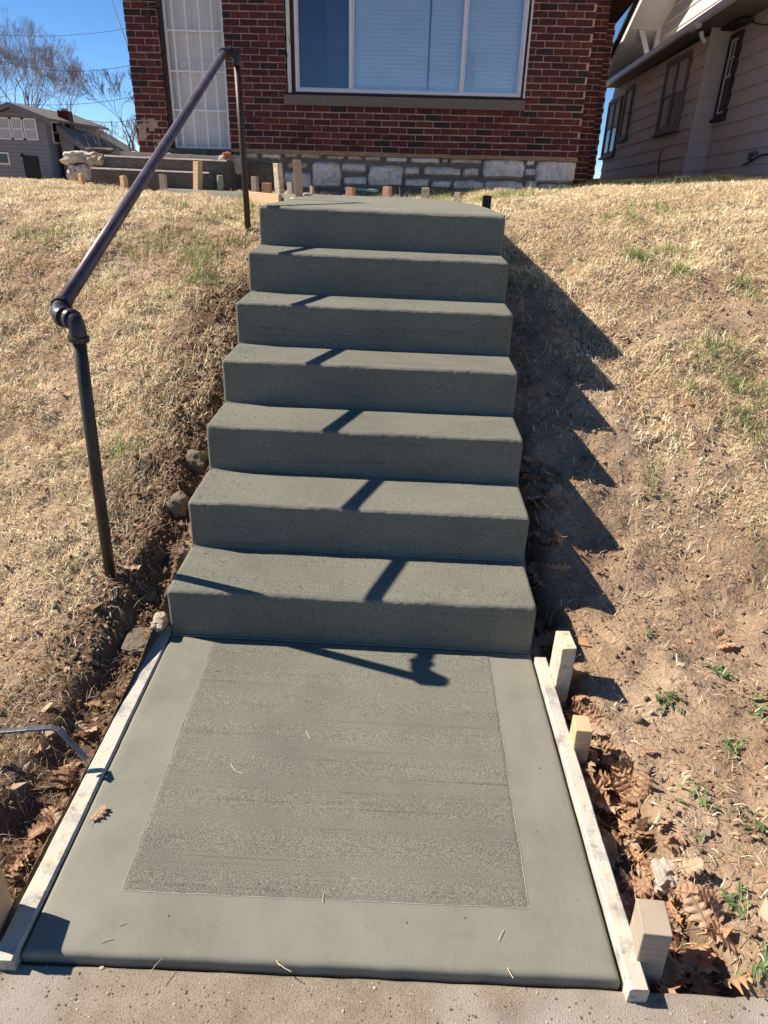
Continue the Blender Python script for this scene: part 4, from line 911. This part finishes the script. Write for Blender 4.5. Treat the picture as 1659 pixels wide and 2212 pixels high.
# ================================================================ trees
def tree(name,base,h,spread,seed,lab,lean=(0,0),stems=3,maxd=7,mt='bark',r0=.3,trunk_h=.0,tw=.016):
    R_=random.Random(seed); t=thing(name,base,lab,'tree'); br=MB(); tk=MB(); base=np.array(base,float); tips=[]
    def grow(p,d,L,r,dep,mb):
        n=3; pts=[p]; q_=p
        for i in range(n):
            d=d+np.array([R_.gauss(0,.10),R_.gauss(0,.10),R_.gauss(.03,.05)]); d/=np.linalg.norm(d); q_=q_+d*L/n; pts.append(q_)
        r1=max(r*.62,tw*.5); mb.tube(pts,[r+(r1-r)*i/n for i in range(n+1)],6 if dep<2 else (4 if dep<4 else 3),cap=False)
        if dep>=maxd: return
        k=2 if dep<1 else R_.choice((2,3,3) if dep>3 else (2,2,3))
        for i in range(k):
            ang=R_.uniform(0,2*math.pi); sp=R_.uniform(.28,.62)*(1 if dep>0 else .7)
            u_=np.cross(d,[math.cos(ang),math.sin(ang),.3]); u_/=np.linalg.norm(u_); nd=d+u_*sp+np.array([0,0,.10]); nd/=np.linalg.norm(nd)
            grow(q_ if i<2 or R_.random()<.5 else pts[-2],nd,L*R_.uniform(.66,.86),max(r1*R_.uniform(.62,.85),tw*.5),dep+1,br)
    L0=h*.30
    for s_ in range(stems):
        a_=2*math.pi*s_/stems+R_.uniform(-.5,.5); sp=spread*(.0 if stems==1 else 1)
        d=np.array([math.cos(a_)*sp+lean[0],math.sin(a_)*sp*.6+lean[1],1.]); d/=np.linalg.norm(d); grow(base+np.array([math.cos(a_)*.2*(stems>1),0,-.3]),d,L0*R_.uniform(.85,1.1),r0*R_.uniform(.8,1.1),0,tk)
    tk.obj('trunk',M[mt],t); o=br.obj('crown',M[mt],t)
    return t
def gp(px,py,Y): return onY(px,py,Y)
b=gp(52,300,78); h=gp(60,85,78)[2]-1.0
tree('bare_tree',(b[0],78,.5),h,.28,5,'tall bare many-stemmed tree behind the grey house gable',stems=4,r0=.34,maxd=8,tw=.013)
b=gp(120,300,80); tree('bare_tree',(b[0],80,.5),gp(150,138,80)[2]-1.,.22,12,'smaller bare tree behind the brick chimney of the grey house',lean=(.22,0),stems=2,r0=.26,maxd=8,tw=.013)
b=gp(-20,300,80); tree('bare_tree',(b[0],80,.5),gp(0,110,80)[2]-1.5,.2,33,'bare tree cut by the left picture edge above the grey house roof',lean=(.1,0),stems=2,r0=.28,maxd=8,tw=.013)
b=gp(325,360,34); tree('bare_tree',(b[0],34,.3),gp(270,165,34)[2]-.3,.0,21,'bare tree with leftward crooked branches just left of the brick house',lean=(-.28,0),stems=1,r0=.17,maxd=8,mt='barkdark',tw=.010)
b=gp(310,380,40); tree('bare_shrub',(b[0],40,.3),3.6,.4,27,'low tangle of bare brush at the left corner of the brick house',lean=(-.1,0),stems=5,r0=.05,maxd=6,mt='bark',tw=.014)
# ================================================================ overhead wires
def wire(pts,Y,r,lab):
    P_=[onY(x,y,Yk) for (x,y),Yk in zip(pts,Y)]; A_,B_=P_[0],P_[-1]
    pp=[A_+(B_-A_)*t+np.array([0,0,-4*.25*t*(1-t)]) for t in np.linspace(-.6,1.5,30)]
    o=MB().tube(pp,r,5).obj('power_line',M['wire'],smooth=True); tag(o,lab,'power line')
wire([(0,75),(277,61)],[60,60],.014,'topmost faint power line crossing the sky left of the brick house')
wire([(95,150),(285,140)],[60,60],.017,'power line crossing the bare tree crowns, second from the top')
wire([(40,224),(277,211)],[60,60],.017,'power line just above the grey house roof ridge')
wire([(178,257),(297,256)],[60,60],.019,'lowest power line, level with the brick chimney top')
P_=[onY(239,-6,20),onY(262,60,14),onY(287,128,9.5)]; o=MB().tube([P_[0]+(P_[0]-P_[1])*2]+P_+[np.array([-3.1,9.0,P_[2][2]-.15])],.009,5).obj('service_line',M['wire']); tag(o,'thin black service wire running down to the left corner of the brick house','power line')
# ================================================================ grass and litter
def visible_filter(x,y,z,m=60):
    P_=np.stack([x,y,z],1)-CAMP; zc=P_@CF; u=829.5+FPX*(P_@CR)/zc; v=1106-FPX*(P_@CU)/zc
    return (zc>.2)&(u>-m-250)&(u<1659+m+250)&(v>-300)&(v<2212+m+150)
def off_concrete(x,y):
    a_=((np.abs(x)<.60)&(y<1.77))|(y<-1.035)
    # upper path
    PLx=np.interp(y,[p[1] for p in PL],[p[0] for p in PL]); PRy=np.array(PR)
    pr=np.interp(y,[1.75,2.6,3.3,4.1,4.75,5.3,5.75,6.15,6.7],[.6,.62,.61,.52,.27,-.07,-.6,-1.2,-2.0])
    b_=(y>1.75)&(y<6.7)&(x>PLx-.02)&(x<pr+.02)
    fb=(np.abs(np.abs(x)-.63)<.03)&(y<.03)
    c_=(y>7.46)&(x>-3.2)&(x<2.2); st=(x>-3.85)&(x<-1.95)&(y>6.75)
    return ~(a_|b_|fb|c_|st)
def sample(n,x0,x1,y0,y1):
    x=RNG.uniform(x0,x1,n); y=RNG.uniform(y0,y1,n); return x,y
GREEN=[(1380,555,.20,.9),(1460,585,.17,1),(1600,620,.15,1),(1640,660,.12,.8),(1400,1040,.12,.9),(1440,1080,.12,.8),(1430,455,.20,.7),(250,990,.10,1),(300,965,.09,1),(150,985,.07,.8),(430,1000,.05,.6),(130,510,.35,.5),(60,520,.25,.5),(330,520,.22,.45),(300,560,.15,.5),(180,580,.12,.5),(200,620,.12,.6),(440,660,.12,.6),(360,640,.15,.4),(1270,735,.05,.8),(1230,565,.12,.5),(1490,780,.08,.5),(1500,850,.08,.6),(1280,960,.05,.5),(1330,880,.07,.4),(1550,1120,.1,.6),(1640,1200,.12,.5)]
GP=[]
for px,py,r,s_ in GREEN:
    p=hit(px,py); GP.append((p[0],p[1],r,s_))
def greenness(x,y):
    g=.13+.55*np.clip(fbm(x*1.1,y*1.1,4,71)*2.4+.1,0,1)*np.clip(fbm(x*6,y*6,3,73)*3.5,0,1)
    for a_,b_,r,s_ in GP: g=np.maximum(g,s_*np.exp(-((x-a_)**2+((y-b_)*.8)**2)/(r*.55)**2))
    return np.clip(g+.35*ss(6.6,7.3,y)*(x>-.5),0,1)
def cl(n,c,s_=.12): return np.array(c)[None]*(1+RNG.normal(0,s_,(n,1)))*(1+RNG.normal(0,.04,(n,3)))
def blades(name,n,region,len_,wid,upright,colfun,dens,lab,cat,hfun=None,two=False,clump=0):
    x,y=sample(n,*region); keep=RNG.random(n)<dens(x,y); x,y=x[keep],y[keep]
    if clump:
        k=len(x); cx=RNG.integers(0,max(k//clump,1),k); x=x[cx]+RNG.normal(0,.012,k); y=y[cx]+RNG.normal(0,.012,k)
    keep=off_concrete(x,y); x,y=x[keep],y[keep]; z=T(x,y); k2=visible_filter(x,y,z); x,y,z=x[k2],y[k2],z[k2]; n=len(x)
    az=RNG.uniform(0,2*np.pi,n); lean=np.clip(RNG.normal(upright,.25,n),.05,1.5)   # angle from vertical
    l=len_*np.exp(RNG.normal(0,.35,n))*np.where(y<1,.82,1); w_=wid*np.exp(RNG.normal(0,.25,n))*np.where(y<1,.68,1)*np.where(y<2.2,.9,1)
    dx,dy=np.cos(az),np.sin(az); sx,sy=-dy,dx
    tw_=RNG.uniform(-.6,.6,n)
    h0=np.cos(lean)*l; f0=np.sin(lean)*l
    lift=RNG.uniform(0,.012,n)*(1+0*x)
    b0=np.stack([x-sx*w_/2,y-sy*w_/2,z+lift-.003],1); b1=np.stack([x+sx*w_/2,y+sy*w_/2,z+lift-.003+tw_*w_],1)
    m0=np.stack([x+dx*f0*.42-sx*w_*.45,y+dy*f0*.42-sy*w_*.45,z+lift+h0*.62],1); m1=m0+np.stack([sx*w_*.9,sy*w_*.9,tw_*w_],1)
    tip=np.stack([x+dx*f0+RNG.normal(0,.1,n)*l,y+dy*f0+RNG.normal(0,.1,n)*l,z+lift+h0*(1-.25*RNG.random(n))],1)
    # keep the ends on the slope
    tz=T(tip[:,0],tip[:,1]); dz=(tz-z); tip[:,2]+=np.clip(dz,-.05,.05); m0[:,2]+=np.clip(dz*.4,-.03,.03); m1[:,2]+=np.clip(dz*.4,-.03,.03)
    V=np.stack([b0,b1,m1,m0,tip],1).reshape(-1,3); i5=np.arange(n)[:,None]*5
    tri=np.concatenate([i5+np.array([[0,1,2]]),i5+np.array([[0,2,3]]),i5+np.array([[3,2,4]])],0)
    c=colfun(x,y,n); cc=np.repeat(c,5,0)
    me=fast_mesh(name,V,tri,cc,M['blade']); o=link(name,me); return tag(o,lab,cat,kind='stuff')
def drycol(x,y,n):
    g=greenness(x,y); r=RNG.random(n)
    c=cl(n,(.82,.69,.48),.18); br=cl(n,(.54,.37,.22),.2); pl=cl(n,(.88,.77,.57),.08); gr=cl(n,(.27,.32,.11),.2); og=cl(n,(.70,.48,.28),.15)
    v_=np.clip(fbm(x*3.1,y*3.1,4,61)*1.6,-.5,.5)[:,None]; c=c*(1+.5*v_); c=np.where((r<.22-.3*v_[:,0])[:,None],br,c); c=np.where((r>.74)[:,None],pl,c); c=np.where(((r>.45)&(r<.58))[:,None],og,c)
    isg=RNG.random(n)<g*.55; c=np.where(isg[:,None],gr,c); return np.clip(c,0,1)
def brcol(x,y,n):
    r=RNG.random(n); c=cl(n,(.36,.23,.13),.25); c=np.where((r<.35)[:,None],cl(n,(.56,.42,.27),.15),c); c=np.where((r>.8)[:,None],cl(n,(.22,.13,.08),.2),c); return np.clip(c,0,1)
def grcol(x,y,n):
    r=RNG.random(n); c=cl(n,(.22,.28,.085),.25); c=np.where((r<.4)[:,None],cl(n,(.42,.46,.21),.15),c); c=np.where((r>.85)[:,None],cl(n,(.62,.55,.32),.1),c); return np.clip(c,0,1)
near=(-3.6,3.6,-1.03,3.4)
blades('dry_grass',620000,near,.030,.0034,1.18,drycol,lambda x,y: density(x,y)*1.0*(.06+.94*ss(-.30,.10,fbm(x*4.5,y*4.5,4,91)+.06)),'matted tan winter grass covering both banks','grass')
blades('dry_grass',300000,(-6.5,6.5,3.3,9.0),.034,.0045,1.15,drycol,lambda x,y: density(x,y)*.95,'tan winter grass on the flat lawn before the houses','grass')
blades('grass_litter',170000,near,.035,.0026,1.45,brcol,lambda x,y: np.where(x<0,ss(.9,-.5,y)*.9+.12,.32)*(1-.0*x)*ss(-.4,.2,fbm(x*4,y*4,3,95)+.25),'flat brown straw and leaf litter on the dirt','litter')
blades('green_grass',420000,(-3.6,3.9,-1.0,7.4),.062,.0036,.8,grcol,lambda x,y: np.clip(greenness(x,y)-.24,0,1)*1.2,'scattered green grass growing through the dead turf','grass',clump=7)
# leaf crumbs and soil crumbs
def crumbs(name,n,region,s_,colfun,dens,lab,cat,flat=1):
    x,y=sample(n,*region); keep=(RNG.random(n)<dens(x,y))&off_concrete(x,y); x,y=x[keep],y[keep]; z=T(x,y); k2=visible_filter(x,y,z); x,y,z=x[k2],y[k2],z[k2]; n=len(x)
    s=s_*np.exp(RNG.normal(0,.5,n)); base=np.array([(1,0,0),(-.5,.87,0),(-.5,-.87,0),(0,0,1),(0,0,-.6)]) if not flat else np.array([(1,0,.15),(0,.6,-.1),(-1,.1,.2),(-.1,-.7,0),(0,0,.05)])
    q_=RNG.normal(0,1,(n,3,3)); 
    az=RNG.uniform(0,6.28,n); c_,s2=np.cos(az),np.sin(az); tl=RNG.normal(0,.35,(n,2))
    P_=base[None]*(1+RNG.normal(0,.3,(n,5,3)))*s[:,None,None]; X_=P_[...,0]*c_[:,None]-P_[...,1]*s2[:,None]; Y_=P_[...,0]*s2[:,None]+P_[...,1]*c_[:,None]; Z_=P_[...,2]+X_*tl[:,:1]+Y_*tl[:,1:]
    V=np.stack([X_+x[:,None],Y_+y[:,None],Z_+z[:,None]+s[:,None]*.35],-1).reshape(-1,3); i5=np.arange(n)[:,None]*5
    F_=[(0,1,4),(1,2,4),(2,3,4),(3,0,4)] if flat else [(0,1,3),(1,2,3),(2,0,3),(1,0,4),(2,1,4),(0,2,4)]
    tri=np.concatenate([i5+np.array([f]) for f in F_],0); c=np.repeat(colfun(x,y,n),5,0)
    o=link(name,fast_mesh(name,V,tri,c,M['crumb' if not flat else 'blade'])); return tag(o,lab,cat,kind='stuff')
soilc=lambda x,y,n: np.clip(np.where((RNG.random(n)<.12)[:,None],cl(n,(.42,.36,.30),.2),cl(n,(.23,.15,.095),.25)),0,1)
leafc=lambda x,y,n: np.clip(np.where((RNG.random(n)<.5)[:,None],cl(n,(.42,.25,.13),.25),cl(n,(.58,.43,.29),.2)),0,1)
bare=lambda x,y: np.clip(1-density(x,y),0,1)
crumbs('soil_crumbs',90000,near,.0040,soilc,lambda x,y: .15+.8*bare(x,y)*np.clip(.5+fbm(x*6,y*6,3,44)*1.5,0,1),'loose crumbs of dry brown soil','soil',0)
def lumpd(x,y): return np.clip(ss(.0,.04,-.62-x)*(1-ss(.12,.42,-.62-x))*ss(-.5,0,y)*(1-ss(1.8,2.6,y)),0,1)
crumbs('soil_clods',26000,(-1.4,-.6,-.6,2.4),.0046,lambda x,y,n: np.clip(cl(n,(.16,.10,.062),.3),0,1),lumpd,'dark clods of dug earth along the left side of the stairs','soil',0)
crumbs('leaf_crumbs',15000,near,.0085,leafc,lambda x,y: np.where(x<0,ss(.7,-.3,y)*.8+.05,.12+.5*ss(-.2,-.8,y)),'broken bits of dry leaves on the ground','litter',1)
# ================================================================ oak leaves
def oak_leaf_mesh(seed,L=.10,mt='leaf'):
    R_=random.Random(seed); n=22; V=[];F=[]; c1=R_.uniform(3,9)*R_.choice((-1,1)); c2=R_.uniform(2,8)
    lob=[.04,.10,.22,.50,.62,.40,.30,.52,.95,1.05,.70,.40,.50,.92,.98,.60,.38,.55,.80,.62,.42,.25,.02]
    lt=np.linspace(0,1,23); n=46; fine_=np.interp(np.linspace(0,1,n+1),lt,lob); lob=list(np.convolve(np.pad(fine_,2,'edge'),[.1,.2,.4,.2,.1],'valid')); lob[0]=.04; lob[-1]=.02
    for i in range(n+1):
        t=i/n; w_=lob[i]*L*.42*R_.uniform(.9,1.08); x=t*L
        tip=.02*L*(1 if lob[i]>.5 else 0)
        for s_ in (-1,-.5,0,.5,1):
            xx=x+abs(s_)*tip*1.5; yy=s_*w_; zc=.5*c1*yy*yy*12*.3+.5*c2*(xx-L/2)**2*.8+ .004*math.sin(i*.65+seed)*abs(s_)+.10*abs(yy)
            V.append((xx-L/2,yy,zc))
    for i in range(n):
        for k in range(4): F.append((5*i+k,5*i+5+k,5*i+6+k,5*i+k+1))
    m=MB().add(V,F); m.tube([(-L/2-.018,0,.5*c2*(L/2)**2*.8+.002),(-L/2,0,.5*c2*(L/2)**2*.8),(L*.45,0,.5*c2*(L*.45)**2*.8+.0006)],[.0011,.001,.0004],4)
    return mesh_from('oak_leaf',m.V,m.F,M[mt],False)
LM=[oak_leaf_mesh(i,random.uniform(.07,.105)) for i in range(7)]+[oak_leaf_mesh(40+i,.095,'leafpale') for i in range(2)]
def put_leaf(x,y,z,lab,group,rz=None,tilt=.5,me=None,s_=1):
    o=link('oak_leaf',me or random.choice(LM),None,(x,y,z)); o.rotation_euler=(random.gauss(0,tilt),random.gauss(0,tilt),random.uniform(0,6.28) if rz is None else rz); o.scale=(s_,)*3
    return tag(o,lab,'leaf',group)
for i in range(135):
    y=-1.0+.82*random.random()**1.15; wr=float(np.interp(y,[-1.03,-.8,-.5,-.2],[.235,.18,.145,.09])); x=.655+wr*random.random()
    if abs(x-.69)<.035 and abs(y+.955)<.05: continue
    z=float(T(x,y))+.008+.035*random.random()
    put_leaf(x,y,z,'curled brown oak leaf in the leaf pile beside the right form board','oak leaves piled in the right trench',tilt=.6,s_=random.uniform(.5,.85))
for i in range(34):
    y=-.1+1.0*random.random(); x=.64+.14*random.random(); put_leaf(x,y,float(T(x,y))+.015,'shaded brown oak leaf lying against the right side of the stairs','oak leaves in the shade right of the stairs',tilt=.5)
for i in range(20):
    y=-.95+1.0*random.random(); x=-.655-.08*random.random(); put_leaf(x,y,float(T(x,y))+.014,'brown oak leaf in the narrow trench along the left form board','oak leaves along the left form board',tilt=.6,s_=.65)
for i in range(26):
    x=random.choice((-1,1))*random.uniform(.85,1.6); y=random.uniform(-.95,.9); put_leaf(x,y,float(T(x,y))+.012,'dry leaf scattered on the open bank','scattered leaves on the banks',tilt=.35,s_=random.uniform(.4,.7))
p=onz(212,1752,.0); put_leaf(p[0],p[1],-.006,'pale dry oak leaf lying alone on the smooth left border of the slab',None,rz=1.2,tilt=.12,me=LM[7],s_=.5)
p=hit(272,1240); put_leaf(p[0],p[1],p[2]+.03,'large pale curled leaf against the foot of the lower rail post',None,rz=.4,tilt=.5,me=LM[8],s_=1.1)
p=hit(150,1690); put_leaf(p[0],p[1],p[2]+.03,'brown leaf curled against the left form board below the flat steel bar',None,rz=2,tilt=.5,me=LM[2],s_=.9)
# rocks along the stairs' left side and in the right trench
for px,py,s_,mt,lab in ((425,1010,(.05,.05,.055),'limebrown','grey rock wedged against the third step on the left'),(385,1095,(.04,.05,.04),'limebrown','dark rock half buried beside the second step on the left'),(345,1345,(.022,.035,.02),'limetan','pale angular stone at the head of the left form board'),(300,1390,(.05,.06,.02),'limebrown','flat dark stone left of the form board head'),(1438,1835+65,(.03,.035,.03),'oldtop','pale concrete chunk among the oak leaves'),(325,1290,(.02,.02,.015),'limebrown','small grey stone left of the bottom step')):
    p=hit(px,py); rock('rock',(p[0],p[1],p[2]+s_[2]*.3),s_,mt,lab,'rock',seed=int(px),n=3)
# weeds with broad leaves on the right bank
def weed(px,py,r,nl,lab,seed):
    p=hit(px,py); t=thing('weed',(p[0],p[1],p[2]),lab,'weed',group='green weeds on the right bank'); R_=random.Random(seed); mb=MB()
    for i in range(nl):
        a_=R_.uniform(0,6.28); L=r*R_.uniform(.35,.85); ox,oy=R_.gauss(0,r*.35),R_.gauss(0,r*.35); el_=R_.uniform(.15,.7); w_=L*R_.uniform(.10,.17); V=[];n=5
        for k in range(n+1):
            q_=k/n; rr=L*q_; hgt=rr*math.sin(el_)*(1-.6*q_)+.004; ww=w_*math.sin(math.pi*min(q_*.9+.08,1)); cx,cy=ox+rr*math.cos(a_),oy+rr*math.sin(a_)
            zz=float(T(p[0]+cx,p[1]+cy))+hgt
            V+=[(p[0]+cx-ww*math.sin(a_),p[1]+cy+ww*math.cos(a_),zz+ww*.3),(p[0]+cx,p[1]+cy,zz),(p[0]+cx+ww*math.sin(a_),p[1]+cy-ww*math.cos(a_),zz+ww*.3)]
        mb.add(V,[f for k in range(n) for f in ((3*k,3*k+3,3*k+4,3*k+1),(3*k+1,3*k+4,3*k+5,3*k+2))])
    mb.obj('leaves',M['weed'],t)
for i,(px,py,r,nl,lab) in enumerate([(1440,1510,.05,22,'leafy green weed cluster nearest the stake shadow on the right bank'),(1500,1725,.05,16,'rosette weed with narrow leaves near the second right stake'),(1640,1540,.05,18,'green weed patch by the right picture edge'),(1555,1455,.05,20,'green weed clump upslope of the leafy cluster'),(1580,1620,.045,18,'broad-leaved weed between two dirt patches'),(1590,1960,.04,26,'bright compact green weed beside the leaf pile'),(1640,1780,.05,18,'sprawling weed at the right edge above the leaf pile'),(1595,1600,.03,8,'tiny weed seedling on bare soil'),(1640,2090,.05,14,'grassy weed near the sidewalk at the right edge'),(1400,1375,.035,8,'small weed sprig beside the stairs shadow'),(1500,2210-400,.03,6,'small dark weed on the dirt ridge'),(1270,990,.05,12,'dark weed in the stairs shadow')]):
    weed(px,py,r,nl,lab,i+3)
for px,py,lab in ((170,1215,'small bright green weed left of the lower rail post foot'),(15,1955,'green sprig at the left picture edge near the slab')):
    weed(px,py,.03,10,lab,int(px))
# straw bits on the slab
mb=MB()
for px,py in [(228,2020),(262,1985),(335,2075),(600,2068),(615,2078),(1085,2010),(1105,2090),(515,1662),(665,1583),(820,1500),(690,1420),(700,1925),(765,1888),(470,1450),(400,1640),(980,1760)]+[(random.uniform(150,1250),random.uniform(1450,2080)) for _ in range(2)]:
    p=onz(px,py,0); a_=random.uniform(0,3.14); L=random.uniform(.004,.016); c_=np.array([math.cos(a_),math.sin(a_),0]); z0=pz(p[1])+.0025
    q0=np.array([p[0],p[1],z0]); mb.tube([q0-c_*L,q0+np.array([-c_[1],c_[0],0])*L*.12+[0,0,.001],q0+c_*L],.0008,4)
tag(mb.obj('straw_bits',M['straw']),'scattered bits of straw on the lower slab','straw',kind='stuff')
mb=MB()
for px,py in [(395,1560),(480,1600),(860,1555),(425,2005-140),(430,1840),(965,1757),(215,1440)]+[(random.uniform(100,1300),random.uniform(1430,2110)) for _ in range(22)]+[(random.uniform(0,1650),random.uniform(2120,2210)) for _ in range(30)]:
    onw=py>2115; p=onz(px,py,-.05 if onw else 0); s_=random.uniform(.0008,.0022); ic=icos(1); z0=(-.052 if onw else pz(p[1]))+s_*.7
    mb.add([(p[0]+v[0]*s_,p[1]+v[1]*s_,z0+v[2]*s_) for v in ic[0]],ic[1])
tag(mb.obj('pebbles',M['limebrown']),'specks of dirt and tiny pebbles on the concrete','pebbles',kind='stuff')

for nm,mt_,N_,lab in (('sidewalk_grit','limetan',170,'pale aggregate stones worn proud of the sidewalk surface'),('sidewalk_grit','limebrown',520,'brown aggregate stones and grit in the sidewalk surface')):
    mb=MB(); ic=icos(1)
    for _ in range(N_):
        x=random.uniform(-.66,1.0); y=random.uniform(-1.22,-1.035); s_=random.uniform(.0008,.0030)*(1 if random.random()<.9 else 1.7); a_=random.uniform(.6,1.5)
        mb.add([(x+v[0]*s_*a_,y+v[1]*s_,-.046+s_*.15+v[2]*s_*.5) for v in ic[0]],ic[1])
    tag(mb.obj(nm,M[mt_]),lab,'grit',kind='stuff')
mb=MB(); ic=icos(1)
for _ in range(420):   # crumbs of earth kicked on to the treads, mostly at the left ends and back corners
    k=random.randint(1,7); x=-.59+abs(random.gauss(0,.09)) if random.random()<.6 else random.uniform(-.58,.58); y=(k-1)*D_+random.uniform(.02,.28); s_=random.uniform(.0007,.0024)
    if x>.58: continue
    mb.add([(x+v[0]*s_,y+v[1]*s_,k*H_+s_*.3+v[2]*s_*.8) for v in ic[0]],ic[1])
tag(mb.obj('tread_crumbs',M['limebrown']),'crumbs of earth scattered on the stair treads','soil',kind='stuff')
